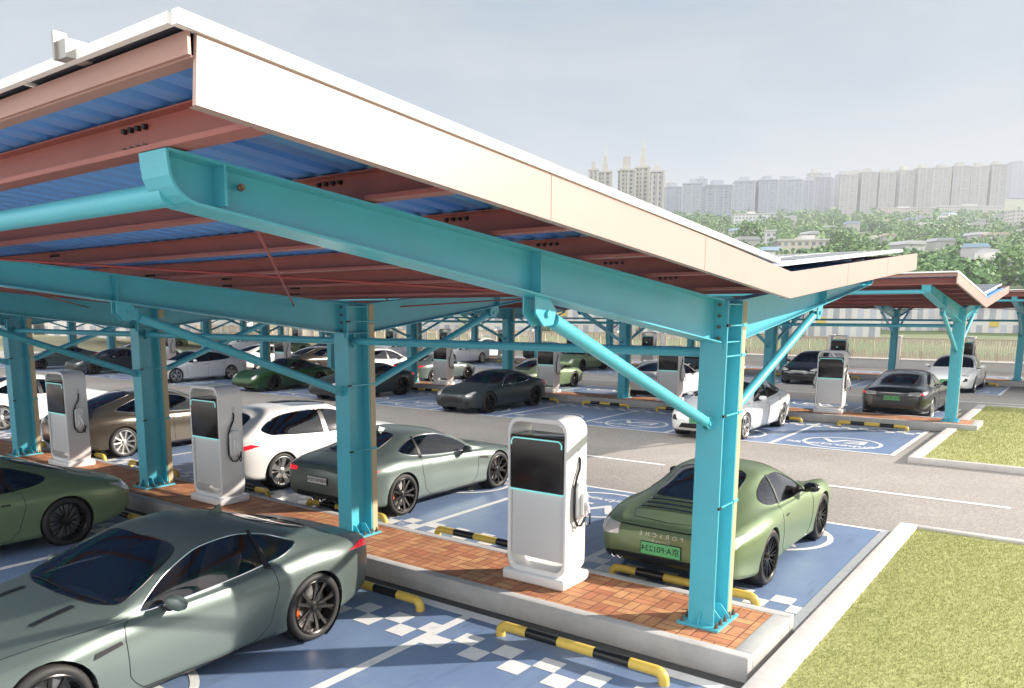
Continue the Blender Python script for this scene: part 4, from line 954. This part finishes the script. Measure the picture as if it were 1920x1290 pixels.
# -- four-door electric saloon
def saloon(kind):
    e = kind == 'ev'
    d = dict(L=4.98, axles=(.92, 3.90), wr_=.345, arch=.372,
    zt=[(0, .52), (.03, .60), (.12, .68), (.4, .78), (.8, .87), (1.15, .945), (1.35, 1.00), (1.7, 1.17), (2.1, 1.35), (2.5, 1.44), (2.9, 1.455), (3.4, 1.42), (3.9, 1.30), (4.3, 1.16), (4.6, 1.06), (4.85, 1.0), (4.94, .93), (4.98, .86)],
    zsh=[(0, .50), (.03, .58), (.12, .65), (.4, .75), (.92, .83), (1.35, .87), (2.0, .90), (2.8, .925), (3.5, .96), (3.9, .985), (4.3, .98), (4.6, .96), (4.85, .92), (4.98, .80)],
    w=[(0, .52), (.02, .63), (.08, .72), (.2, .80), (.5, .89), (.92, .95), (1.4, .95), (2.2, .94), (3.0, .945), (3.5, .965), (3.9, .975), (4.3, .955), (4.6, .91), (4.85, .83), (4.94, .76), (4.98, .66)],
    wb=[(0, .44), (.08, .60), (.3, .73), (.92, .83), (1.4, .86), (2.2, .865), (3.0, .86), (3.6, .85), (4.0, .845), (4.4, .81), (4.75, .74), (4.94, .64), (4.98, .56)],
    wr=[(0, .30), (.1, .44), (.5, .60), (1.0, .72), (1.35, .80), (1.7, .745), (2.1, .67), (2.6, .615), (3.1, .60), (3.6, .60), (4.0, .60), (4.4, .62), (4.8, .58), (4.98, .42)],
    ze=[(0, .51), (.1, .65), (.5, .78), (.92, .86), (1.2, .90), (1.35, .915), (1.7, 1.06), (2.1, 1.24), (2.5, 1.345), (2.9, 1.375), (3.3, 1.345), (3.7, 1.25), (4.05, 1.145), (4.4, 1.045), (4.75, .975), (4.94, .90), (4.98, .83)],
    zs=[(0, .32), (.05, .24), (.2, .20), (.6, .18), (1.2, .165), (3.5, .17), (4.4, .21), (4.8, .27), (4.98, .38)],
    regions=[('windshield', [(1.40, 12.2), (1.33, 12.2), (1.36, 10.4), (1.46, 9.5), (1.52, 9.2), (1.85, 9.12), (2.15, 9.25), (2.26, 9.9), (2.24, 12.2)]),
             ('side_window', [(1.62, 7.14), (3.55, 7.14), (3.82, 7.35), (4.02, 7.8), (3.85, 8.3), (3.5, 8.68), (3.0, 8.8), (2.3, 8.8), (1.9, 8.6), (1.66, 7.9)]),
             ('rear_window', [(3.42, 12.2), (3.40, 10.2), (3.5, 9.6), (4.28, 9.6), (4.42, 10.2), (4.46, 12.2)])],
    seams=[[(1.52, 7.05), (1.48, 6), (1.46, 4.6), (1.5, 3), (1.62, 2.4), (2.6, 2.2), (2.64, 4.4), (2.66, 7.0)], [(2.6, 2.2), (3.3, 2.2), (3.42, 3.4), (3.56, 5), (3.66, 6.2), (3.7, 7.02)], [(.3, 9.0), (.9, 8.2), (1.35, 7.7)]],
    details=[('pillar', 'vent', 's', [(2.68, .93), (2.80, .93), (2.80, 1.34), (2.70, 1.34)], True), ('taillight', 'taillight', 's', [(4.66, .84), (4.90, .80), (4.92, .86), (4.70, .88)], True),
             ('door_handle', 'vent' if e else 'badge_strip', 's', [(2.42, .80), (2.58, .80), (2.58, .815), (2.42, .815)], True),
             ('door_handle', 'vent' if e else 'badge_strip', 's', [(3.40, .82), (3.56, .82), (3.56, .835), (3.40, .835)], True)],
    mirror=(1.84, 7.3, .98), cab=(1.4, 3.85), cabw=.70, seats=(2.1, 3.0), shelf=.92, tint=e, trim=M['black_gloss'] if e else M['chrome'])
    if e:
        d['regions'].append(('roof_glass', [(2.32, 12.2), (2.32, 9.5), (3.34, 9.5), (3.34, 12.2)]))
        d['details'] += [('intake', 'grille', 'f', [(-.52, .30), (.52, .30), (.44, .42), (-.44, .42)], False), ('headlight', 'headlight', 'f', [(.46, .70), (.72, .68), (.76, .73), (.50, .735)], True),
                         ('intake', 'grille', 'f', [(.56, .48), (.72, .50), (.72, .60), (.64, .62)], True),
                         ('light_bar', 'light_bar', 'r', [(-.62, .82), (.62, .82), (.62, .845), (-.62, .845)], False), ('diffuser', 'diffuser', 'r', [(-.76, .28), (.76, .28), (.70, .44), (-.70, .44)], False)]
        d['extra'] = [plate('京A·F01234', -.02, .50, M['plate_green'], M['ink'], False, .44, .13, .095)]
    else:
        d['details'] += [('grille', 'grille', 'f', [(-.40, .30), (.40, .30), (.46, .40), (-.46, .40)], False), ('grille', 'badge_strip', 'f', [(-.30, .62), (.30, .62), (.32, .635), (-.32, .635)], False), ('headlight', 'headlight', 'f', [(.46, .66), (.68, .62), (.77, .68), (.74, .76), (.60, .73)], True),
                         ('taillight', 'clear_tail', 'r', [(.44, .80), (.74, .78), (.76, .86), (.70, .90), (.44, .88)], True), ('light_bar', 'badge_strip', 'r', [(-.44, .845), (.44, .845), (.44, .865), (-.44, .865)], False), ('diffuser', 'diffuser', 'r', [(-.70, .28), (.70, .28), (.62, .40), (-.62, .40)], False)]
        d['extra'] = [plate('京A·F01234', 4.985, .70, M['plate_green'], M['ink'], True, .46, .13, .095)]
    return d
evs = saloon('ev'); evs['regions'] = evs['regions'][:3]; evs['tint'] = True; ms_ = saloon('s')
# -- electric estate (white, long roof)
wag = saloon('ev')
wag['zt'] = [(0, .52), (.03, .60), (.12, .70), (.4, .82), (.8, .91), (1.15, .98), (1.35, 1.04), (1.7, 1.21), (2.1, 1.39), (2.5, 1.48), (3.0, 1.50), (3.6, 1.49), (4.1, 1.44), (4.4, 1.37), (4.65, 1.22), (4.85, 1.06), (4.94, .98), (4.98, .88)]
wag['ze'] = [(0, .51), (.1, .67), (.5, .80), (.92, .88), (1.2, .93), (1.35, .95), (1.7, 1.10), (2.1, 1.28), (2.5, 1.385), (3.0, 1.42), (3.6, 1.40), (4.0, 1.34), (4.3, 1.26), (4.6, 1.14), (4.8, 1.03), (4.94, .93), (4.98, .85)]
wag['regions'] = [wag['regions'][0], ('side_window', [(1.62, 7.14), (3.9, 7.14), (4.16, 7.4), (4.34, 8.0), (4.1, 8.45), (3.7, 8.72), (3.0, 8.8), (2.3, 8.8), (1.9, 8.6), (1.66, 7.9)]), ('rear_window', [(4.30, 12.2), (4.28, 10.2), (4.36, 9.7), (4.72, 9.7), (4.80, 10.2), (4.82, 12.2)]), wag['regions'][3]]
wag['details'] = [d for d in wag['details'] if d[0] != 'light_bar']+[('taillight', 'taillight', 's', [(4.50, .86), (4.90, .82), (4.92, .86), (4.70, .90)], True)]
_q = lambda v: 3.9+(v-3.9)*.76 if v > 3.9 else v      # the estate car has a short tail
for k_ in ('zt', 'zsh', 'w', 'wb', 'wr', 'ze', 'zs'): wag[k_] = [(_q(a), b) for a, b in wag[k_]]
wag['regions'] = [(n_, [(_q(a), b) for a, b in p_]) for n_, p_ in wag['regions']]; wag['L'] = _q(4.98)
wag['details'] = [(a, b, x_, [(_q(p), q) for p, q in o_] if x_ == 's' else o_, f) for a, b, x_, o_, f in wag['details']]
TPL = {}
def template(key):
    if key not in TPL:
        k, p = key
        src, g, ws, rm, cal = {'coupe': (coupe, M['glass'], 'split5', M['rim_dark'], True), 'sport': (sport, M['glass'], 'multi', M['rim_dark'], False), 'ev': (evs, M['glass_dark'], 'aero5', M['rim_silver'], False),
                               'saloon': (ms_, M['glass'], 'ten', M['rim_silver'], False), 'wagon': (wag, M['glass_dark'], 'aero5', M['rim_silver'], False)}[k]
        c = dict(src); c['paintm'] = M[p]
        if p == 'p_dark' and k == 'coupe': c['extra'] = c['extra'][:1]
        TPL[key] = [make_car({'coupe': 'coupe_car', 'sport': 'sports_car', 'ev': 'electric_saloon', 'saloon': 'saloon_car', 'wagon': 'estate_car'}[k], c, M[p], g, ws, rm, True, cal), 0]
    return TPL[key]
def place(key, x, y, rz, label, cat='car'):
    t = template(key)
    o = t[0] if t[1] == 0 else copy_tree(t[0]); t[1] += 1
    o.location = (x, y, 0); o.rotation_euler = (0, 0, R(rz)); tag(o, label, cat, 'parked cars')
Y1, Y2, Y3 = 0, 20.19, 39.3
CARS = [
 (('coupe', 'p_sage'), -4.40, -4.08, 2.2, 'matte sage green two-door coupe filling the lower left corner'),
 (('sport', 'p_green'), -10.28, -3.88, 0, 'olive green sports car at the left edge, behind the nearest sage coupe'),
 (('sport', 'p_green'), -1.10, 3.66, 180, 'olive green sports car behind the nearest teal column, green plate on its tail'),
 (('coupe', 'p_sage'), -7.42, 3.46, 180, 'matte sage coupe with white plate, tail to the second teal column'),
 (('wagon', 'p_white'), -10.85, 3.72, 180, 'white electric estate car between the second charger and the sage coupe'),
 (('saloon', 'p_bronze'), -16.85, 3.62, 180, 'glossy bronze brown saloon with silver ten-spoke wheels behind the third column'),
 (('ev', 'p_white'), -24.2, 3.7, 180, 'white saloon cut by the left edge beyond the fourth column'),
 (('ev', 'p_white'), -5.62, 16.0, 0, 'white electric saloon nose-out beyond the nearest tall teal column'),
 (('coupe', 'p_dark'), -14.92, 16.1, 0, 'dark grey coupe nose-out left of the first charger top'),
 (('coupe', 'p_dark'), -21.8, 16.0, 0, 'dark grey coupe partly hidden behind the second teal column'),
 (('sport', 'p_forest'), -27.4, 16.3, 0, 'dark green sports car nose-out in the middle row'),
 (('ev', 'p_white'), -34.9, 16.3, 0, 'white fastback saloon nose-out left of the dark green sports car'),
 (('coupe', 'p_dark'), -43.6, 16.3, 0, 'dark grey coupe seen between the two leftmost teal columns'),
 (('coupe', 'p_sage'), -50.2, 16.2, 0, 'sage coupe far left in the middle row'),
 (('saloon', 'p_black'), -2.15, 24.0, 180, 'glossy black saloon with green plate and tail to the right-hand column'),
 (('ev', 'p_white'), -11.4, 24.0, 180, 'white saloon seen from behind beside the third middle charger'),
 (('sport', 'p_green'), -17.8, 24.1, 180, 'olive green sports car behind the dark grey coupe'),
 (('coupe', 'p_sage'), -24.6, 24.2, 180, 'sage coupe beyond the middle island left of a white charger'),
 (('wagon', 'p_white'), -28.6, 24.1, 180, 'white estate car beyond the middle island right of the second column'),
 (('saloon', 'p_bronze'), -33.2, 24.1, 180, 'pale bronze saloon seen left of the second tall column'),
 (('ev', 'p_white'), -38.4, 24.1, 180, 'white saloon behind the dark green sports car'),
 (('sport', 'p_green'), -43.6, 24.1, 180, 'olive sports car above the white fastback saloon'),
 (('coupe', 'p_sage'), -52.4, 24.0, 180, 'sage coupe with red tail lamps far left beyond the middle island'),
 (('ev', 'p_white'), -2.12, 35.6, 0, 'white electric saloon nose-out near the right edge, green front plate'),
 (('saloon', 'p_black'), -8.55, 35.7, 0, 'black saloon facing us behind the white charger on the right'),
 (('coupe', 'p_dark'), -15.3, 35.8, 0, 'dark coupe in the farthest row above the white saloon'),
 (('sport', 'p_green'), -22.6, 35.8, 0, 'olive sports car in the farthest row beside the green one before it'),
 (('ev', 'p_white'), -32.5, 35.6, 0, 'white saloon in the farthest row right of the second column'),
 (('wagon', 'p_white'), -38.9, 35.6, 0, 'white estate car in the farthest row above the sage coupe'),
 (('saloon', 'p_black'), -45.2, 35.6, 0, 'black saloon far off in the last row'),
 (('sport', 'p_green'), -51.5, 35.6, 0, 'olive sports car far off in the last row'),
 (('ev', 'p_white'), -57.7, 35.6, 0, 'white saloon far off at left in the last row'),
 (('sport', 'p_green'), -70.2, 35.6, 0, 'olive sports car farthest left in the last row'),
 (('ev', 'p_white'), -35.6, 43.0, 180, 'white saloon tail-in beside the fence, left of centre'),
 (('coupe', 'p_dark'), -29.4, 43.0, 180, 'dark coupe tail-in beside the fence, left of centre'),
]
for key, x, y, rz, lb in CARS: place(key, x, y, rz, lb)

# ------------------------------------------------------------------ boundary wall with slatted panels
FY = 49.5
def fence_bay():
    t = empty('wall_bay')
    m = MB(); m.box(-2.02, 2.02, -.12, .12, 0, .52); m.box(-2.02, 2.02, -.14, .14, .52, .58); m.build('plinth', M['fence_post'], t)
    m = MB(); m.box(-2.16, -1.84, -.16, .16, 0, 2.02); m.box(-2.2, -1.80, -.2, .2, 2.02, 2.10); m.build('pillar', M['fence_post'], t)
    m = MB()
    for z in (.66, 1.92): m.box(-1.84, 1.84, -.03, .03, z, z+.05)
    for x in (-1.78, -.62, .62, 1.78): m.box(x-.035, x+.035, -.035, .035, .6, 1.97)
    m.build('panel_rail', M['fence_slat'], t)
    m = MB(); rs = random.Random(3); x = -1.72
    while x < 1.74:
        m.box(x, x+.035, .0, .02, .70, 1.94)
        a_, b_ = .22+.2*rs.random(), .25+.22*rs.random()
        m.box(x+.035, x+.105, .0, .02, .70, .70+b_*(1 if rs.random() < .8 else .3)); m.box(x+.035, x+.105, .0, .02, 1.94-a_*(1 if rs.random() < .8 else .3), 1.94)
        x += .135
    m.build('panel_slats', M['fence_slat'], t)
    return t
fb = fence_bay(); k = 0
for i in range(-30, 5):
    o = fb if k == 0 else copy_tree(fb); k += 1
    o.location = (i*4.05-5.1, FY, 0)
    tag(o, 'pale wall bay with cream slatted panel in the boundary wall behind the last parking row', 'wall', 'slatted wall bays along the site boundary')

# ------------------------------------------------------------------ far land, woods, town
def at(u, D):
    """ground point seen in direction u (column of the 1920-wide photograph) at distance D"""
    d = Vector((-math.sin(YAW), math.cos(YAW), 0))+Vector((math.cos(YAW), math.sin(YAW), 0))*((u-886.7)/FPX)
    return Vector((CX, CY, 0))+d*D
TP = [(0, 0), (75, 0), (150, 3), (220, 9), (300, 16.5), (430, 33), (560, 48), (800, 84), (1180, 135), (1400, 172), (1900, 262), (3300, 420)]
def th(D): return float(np.interp(D, [q[0] for q in TP], [q[1] for q in TP]))
VH = 585
def zat(v, D): return CZ+(VH-v)/FPX*D
m = MB(); Ds = [62, 75, 90, 120, 160, 220, 300, 400, 550, 700, 900, 1100, 1400, 1800, 2400, 3200]; Us = list(range(-900, 2900, 190)); vs = []; fs = []
rt = random.Random(5)
for D in Ds:
    for u in Us: p = at(u, D); vs.append((p.x, p.y, th(D)+(rt.uniform(-1, 1)*D*.004 if D > 75 else .02 if D > 70 else -.3)))
nU = len(Us)
for i in range(len(Ds)-1):
    for j in range(nU-1): fs.append((i*nU+j, i*nU+j+1, (i+1)*nU+j+1, (i+1)*nU+j))
tag(m.add(vs, fs).build('hills', M['terrain'], smooth=True), kind='structure')
# woods
def wood(name, n, D0, D1, u0, u1, seed, mt):
    rs = np.random.default_rng(seed); V = []; tot = 0
    us = rs.uniform(u0, u1, n); ds = D0*(D1/D0)**rs.uniform(0, 1, n)
    per = 60
    for u, D in zip(us, ds):
        if math.sin(u*.021+D*.013)+math.sin(u*.05-D*.031)*.6 < -.75: continue
        p = at(u, D); r_ = rs.uniform(2.2, 4.2)*(.62+.0010*D); h = r_*rs.uniform(.8, 1.3)
        q = rs.normal(0, 1, (per, 3)); q /= np.linalg.norm(q, axis=1)[:, None]; q *= (rs.uniform(.55, 1.0, per)**.5)[:, None]
        c = q*np.array([r_, r_, h])*(1+.2*rs.normal(0, 1, (per, 1))*.5)+np.array([p.x, p.y, th(D)+h*.9])
        a = rs.normal(0, 1, (per, 3)); a /= np.linalg.norm(a, axis=1)[:, None]; b = np.cross(a, q+.01); b /= np.linalg.norm(b, axis=1)[:, None]+1e-6
        s_ = (r_*rs.uniform(.14, .30, per))[:, None]
        V.append(np.stack([c+a*s_, c+b*s_, c-a*s_, c-b*s_], 1))
    V = np.concatenate(V).reshape(-1, 3); N = len(V)//4
    me = bpy.data.meshes.new(name); me.vertices.add(4*N); me.vertices.foreach_set('co', V.ravel()); me.loops.add(4*N); me.loops.foreach_set('vertex_index', np.arange(4*N)); me.polygons.add(N)
    me.polygons.foreach_set('loop_start', np.arange(N)*4); me.materials.append(mt); me.update(); me.validate(); return link(name, me)
tag(wood('wood', 4200, 225, 1250, 1000, 2150, 11, M['leaf1']), 'hazy green woods covering the rising land behind the car park', 'woods', kind='stuff')
tag(wood('distant_wood', 900, 300, 1500, -200, 1100, 12, M['leaf1']), 'hazy green woods behind the canopies on the left', 'woods', kind='stuff')
# buildings
def tower(u0, u1, vt, vb, D, wall, win, label, cat='tower block', name='tower_block', crown=0, sx=3.2, sz=3.1, depth=None, spire=0):
    pa, pb = at(u0, D), at(u1, D); wd = (pb-pa).length; c = (pa+pb)/2; z0 = zat(vb, D)-14; z1 = zat(vt, D)
    ang = YAW+random.uniform(-.25, .25); t = empty(name, (c.x, c.y, z0), ang); H = z1-z0; d = depth or wd*.7
    key = 'facade_%d_%d' % (int(wall[0]*100), int(win[0]*1000)); mt = M.get(key) or M.setdefault(key, facade(key, wall, win, sx, sz))
    w_ = wd*.92
    m = MB(); m.box(-w_/2, w_/2, -d/2, d/2, 0, H); m.build('facade', mt, t)
    wm_ = M.get('w'+key) or M.setdefault('w'+key, mat('wall_'+key, [min(1, v*1.12) for v in wall], .7))
    m = MB(); nb = max(2, int(w_/9))
    for i in range(nb+1):
        x = -w_/2+w_*i/nb; m.box(x-.8, x+.8, -d/2-1.4, -d/2+.1, 0, H*.985)
    m.build('pilaster', wm_, t)
    m = MB(); m.box(-w_/2-.6, w_/2+.6, -d/2-.8, d/2+.6, H, H+1.4); m.box(-w_*.22, w_*.22, -d*.25, d*.25, H+1.4, H+1.4+3.5+crown)
    m.build('roof', wm_, t)
    if spire:
        m = MB(); m.box(-w_*.12, w_*.12, -w_*.12, w_*.12, H+1.4, H+6+crown+spire*.4); m.lathe([(w_*.05, H+6+crown+spire*.4), (.3, H+6+crown+spire)], 8, 'z'); m.build('spire', wm_, t)
    tag(t, label, cat)
    return t
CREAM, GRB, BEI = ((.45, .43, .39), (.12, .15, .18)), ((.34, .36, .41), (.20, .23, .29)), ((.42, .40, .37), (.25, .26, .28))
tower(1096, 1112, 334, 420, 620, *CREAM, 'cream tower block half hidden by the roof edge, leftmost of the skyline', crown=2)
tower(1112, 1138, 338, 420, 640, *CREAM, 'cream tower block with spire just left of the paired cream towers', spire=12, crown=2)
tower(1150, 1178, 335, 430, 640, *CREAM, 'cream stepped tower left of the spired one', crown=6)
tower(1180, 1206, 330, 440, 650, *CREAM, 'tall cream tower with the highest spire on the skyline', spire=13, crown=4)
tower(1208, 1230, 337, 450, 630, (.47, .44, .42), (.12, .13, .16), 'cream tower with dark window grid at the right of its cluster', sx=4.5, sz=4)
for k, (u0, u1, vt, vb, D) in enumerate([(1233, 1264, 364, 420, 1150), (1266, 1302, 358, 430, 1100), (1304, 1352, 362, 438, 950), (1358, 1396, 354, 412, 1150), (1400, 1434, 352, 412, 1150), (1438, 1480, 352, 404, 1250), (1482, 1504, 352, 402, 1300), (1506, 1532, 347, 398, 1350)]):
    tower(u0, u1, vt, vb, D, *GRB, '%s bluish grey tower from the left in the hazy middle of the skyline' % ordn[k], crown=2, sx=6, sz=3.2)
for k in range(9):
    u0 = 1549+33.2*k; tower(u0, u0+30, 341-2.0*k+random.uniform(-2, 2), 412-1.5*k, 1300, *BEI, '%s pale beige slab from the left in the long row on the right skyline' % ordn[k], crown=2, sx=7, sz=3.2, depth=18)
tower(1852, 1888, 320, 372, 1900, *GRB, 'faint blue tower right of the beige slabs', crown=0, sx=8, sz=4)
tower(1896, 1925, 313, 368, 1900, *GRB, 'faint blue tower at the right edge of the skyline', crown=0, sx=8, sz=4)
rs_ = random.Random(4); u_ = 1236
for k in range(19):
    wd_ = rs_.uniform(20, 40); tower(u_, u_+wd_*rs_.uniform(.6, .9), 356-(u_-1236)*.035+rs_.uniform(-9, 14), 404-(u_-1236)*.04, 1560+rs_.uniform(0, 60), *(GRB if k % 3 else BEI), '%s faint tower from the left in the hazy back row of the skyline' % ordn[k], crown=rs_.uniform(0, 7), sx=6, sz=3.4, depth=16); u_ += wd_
LOW = [(1615, 1720, 400, 418, 1180, (.60, .50, .46), 'long pinkish podium under the beige slabs'), (1725, 1850, 396, 412, 1180, (.60, .55, .52), 'long grey podium under the right beige slabs'),
 (1360, 1424, 411, 430, 800, (.66, .66, .66), 'white hall with flat roof left among the trees'), (1376, 1432, 441, 458, 520, (.62, .60, .60), 'white low block above the left roof valley'),
 (1440, 1552, 458, 476, 430, (.62, .55, .47), 'long tan low building over the near roof valley'), (1596, 1648, 455, 463, 560, (.62, .60, .58), 'small white shed in the trees at centre'),
 (1862, 1930, 404, 432, 780, (.64, .58, .54), 'pale block by the right edge above the woods'), (1770, 1882, 493, 516, 300, (.64, .62, .60), 'long white building with dark window row above the second canopy'),
 (1884, 1990, 503, 530, 280, (.60, .57, .56), 'pinkish white building at the right edge above the second canopy'), (1660, 1760, 430, 436, 760, (.55, .58, .64), 'thin pale blue roof among the far trees'),
 (1560, 1640, 425, 432, 900, (.62, .60, .60), 'pale low houses below the beige slabs'), (1690, 1800, 417, 424, 980, (.64, .60, .58), 'pale houses in a line below the right slabs')]
for u0, u1, vt, vb, D, wl_, lb in LOW:
    key = 'low_%d_%d' % (int(wl_[0]*100), int(wl_[2]*100)); mt = M.get(key) or M.setdefault(key, facade(key, wl_, (.20, .22, .25), 3.4, 3.3))
    pa, pb = at(u0, D), at(u1, D); wd = (pb-pa).length; c = (pa+pb)/2; z0 = zat(vb, D)-8; H = zat(vt, D)-z0
    t = empty('low_building', (c.x, c.y, z0), YAW+random.uniform(-.15, .15)); MB().box(-wd/2, wd/2, -7, 7, 0, H).build('facade', mt, t)
    m = MB(); m.box(-wd/2-.5, wd/2+.5, -7.5, 7.5, H, H+.8); m.box(-wd*.1, wd*.1, -3, 3, H+.8, H+3); m.build('roof', M['fence_post'], t); tag(t, lb, 'building')
hs = random.Random(21); hp = mat('pale_house_wall', (.45, .44, .43), .8); hr = [mat('pale_roof', (.44, .44, .46), .7), mat('tan_roof', (.52, .42, .34), .7), mat('blue_roof', (.30, .42, .55), .6)]
for k in range(34):
    u = hs.uniform(1370, 1935); D = hs.uniform(330, 1120); p = at(u, D); z0 = th(D)+.5; wd = hs.uniform(6, 13)*(.7+D*.0007); H = hs.uniform(4.5, 7)+D*.003
    t = empty('far_house', (p.x, p.y, z0-2), YAW+hs.uniform(-.5, .5)); MB().box(-wd/2, wd/2, -5, 5, 0, H+2).build('wall', hp, t)
    m = MB(); m.prism([(-wd/2-.4, H+2), (wd/2+.4, H+2), (wd/2-1, H+3.6), (-wd/2+1, H+3.6)], -5.4, 5.4, 'y'); m.build('roof', hr[k % 3 if k % 4 else 0], t)
    tag(t, 'small pale house half hidden in the hazy woods below the skyline', 'house', 'small houses scattered in the far woods')
# row of buildings just beyond the wall
M['ylw'] = mat('yellow_render', (.60, .45, .12), .7)
nb_ = [(-300, 60, 95, 6.5), (120, 300, 100, 7), (330, 470, 105, 6.5), (560, 690, 98, 6), (730, 860, 105, 7.5), (880, 1010, 96, 6.2), (1030, 1180, 104, 7.4), (1200, 1330, 98, 6.2), (1350, 1480, 103, 5.6), (1500, 1620, 98, 5.0), (1640, 1745, 110, 5.2), (1765, 1880, 104, 4.3), (1900, 2060, 100, 4.4)]
for k, (u0, u1, D, H) in enumerate(nb_):
    pa, pb = at(u0, D), at(u1, D); wd = (pb-pa).length; c = (pa+pb)/2
    key = 'near_facade'; mt = M.get(key) or M.setdefault(key, facade(key, (.62, .60, .58), (.33, .34, .38), 1.3, 2.3))
    t = empty('warehouse', (c.x, c.y, 0), YAW+math.atan(((u0+u1)/2-886.7)/FPX)*-.6)
    MB().box(-wd/2, wd/2, -5, 5, 0, H).build('facade', mt, t)
    m = MB(); m.box(-wd/2-.3, wd/2+.3, -5.3, 5.3, H, H+.35); m.build('roof', M['fence_post'], t)
    m = MB()
    for q in range(int(wd/3.2)):
        if (q+k) % 3 == 0: m.box(-wd/2+1+3.2*q, -wd/2+2.0+3.2*q, -5.08, -5.0, H*.42, H*.60)
    m.build('yellow_panel', M['ylw'], t)
    tag(t, '%s white building with yellow panels from the left beyond the slatted wall' % ordn[k], 'building', 'white buildings beyond the wall')
# single trees
def tree(u, v, D, r_, seed, label):
    p = at(u, D); z0 = zat(v, D)-r_; rs = np.random.default_rng(seed); t = empty('tree', (p.x, p.y, z0)); m = MB()
    m.tube([(0, 0, -2), (.1, 0, r_*.5), (0, .1, r_*1.1)], [r_*.09, r_*.06, r_*.02], 8); m.build('trunk', M['bark'], t); n = 900
    q = rs.normal(0, 1, (n, 3)); q /= np.linalg.norm(q, axis=1)[:, None]; q *= rs.uniform(.3, 1, (n, 1))**.4
    lob = 1+.22*np.sin(3*q[:, :1]*3+seed)*np.cos(4*q[:, 1:2]*2.5)
    c = q*lob*np.array([r_, r_, r_*.9])+np.array([0, 0, r_*1.25]); a = rs.normal(0, 1, (n, 3)); a /= np.linalg.norm(a, axis=1)[:, None]; b = np.cross(a, rs.normal(0, 1, (n, 3))); b /= np.linalg.norm(b, axis=1)[:, None]; s_ = r_*rs.uniform(.05, .13, (n, 1))
    V = np.stack([c+a*s_, c+b*s_, c-a*s_, c-b*s_], 1).reshape(-1, 3)
    m = MB(); m.add(V.tolist(), [(4*i, 4*i+1, 4*i+2, 4*i+3) for i in range(n)]); me = bpy.data.meshes.new('crown'); me.from_pydata(m.v, [], m.f); me.materials.append(M['leaf2']); link('crown', me, t)
    tag(t, label, 'tree', 'trees among the far buildings')
tree(1392, 452, 420, 7, 1, 'round dark tree between white blocks above the near roof valley')
tree(1872, 512, 255, 6, 2, 'dark round tree between the two white buildings above the second canopy')
tree(1560, 466, 400, 6, 4, 'bright bushy tree right of the tan building')
# haze: one closed box of pale air
m = MB(); m.box(-3200, 3200, -90, 3600, -2, 460); hz = m.build('haze', mat('haze_air', (1, 1, 1), 1)); t = hz.data.materials[0].node_tree; t.nodes.clear()
o_ = t.nodes.new('ShaderNodeOutputMaterial'); v_ = t.nodes.new('ShaderNodeVolumePrincipled'); v_.inputs['Color'].default_value = (.74, .78, .86, 1); v_.inputs['Density'].default_value = .00030; v_.inputs['Anisotropy'].default_value = 0
t.links.new(v_.outputs[0], o_.inputs['Volume']); tag(hz, kind='stuff')
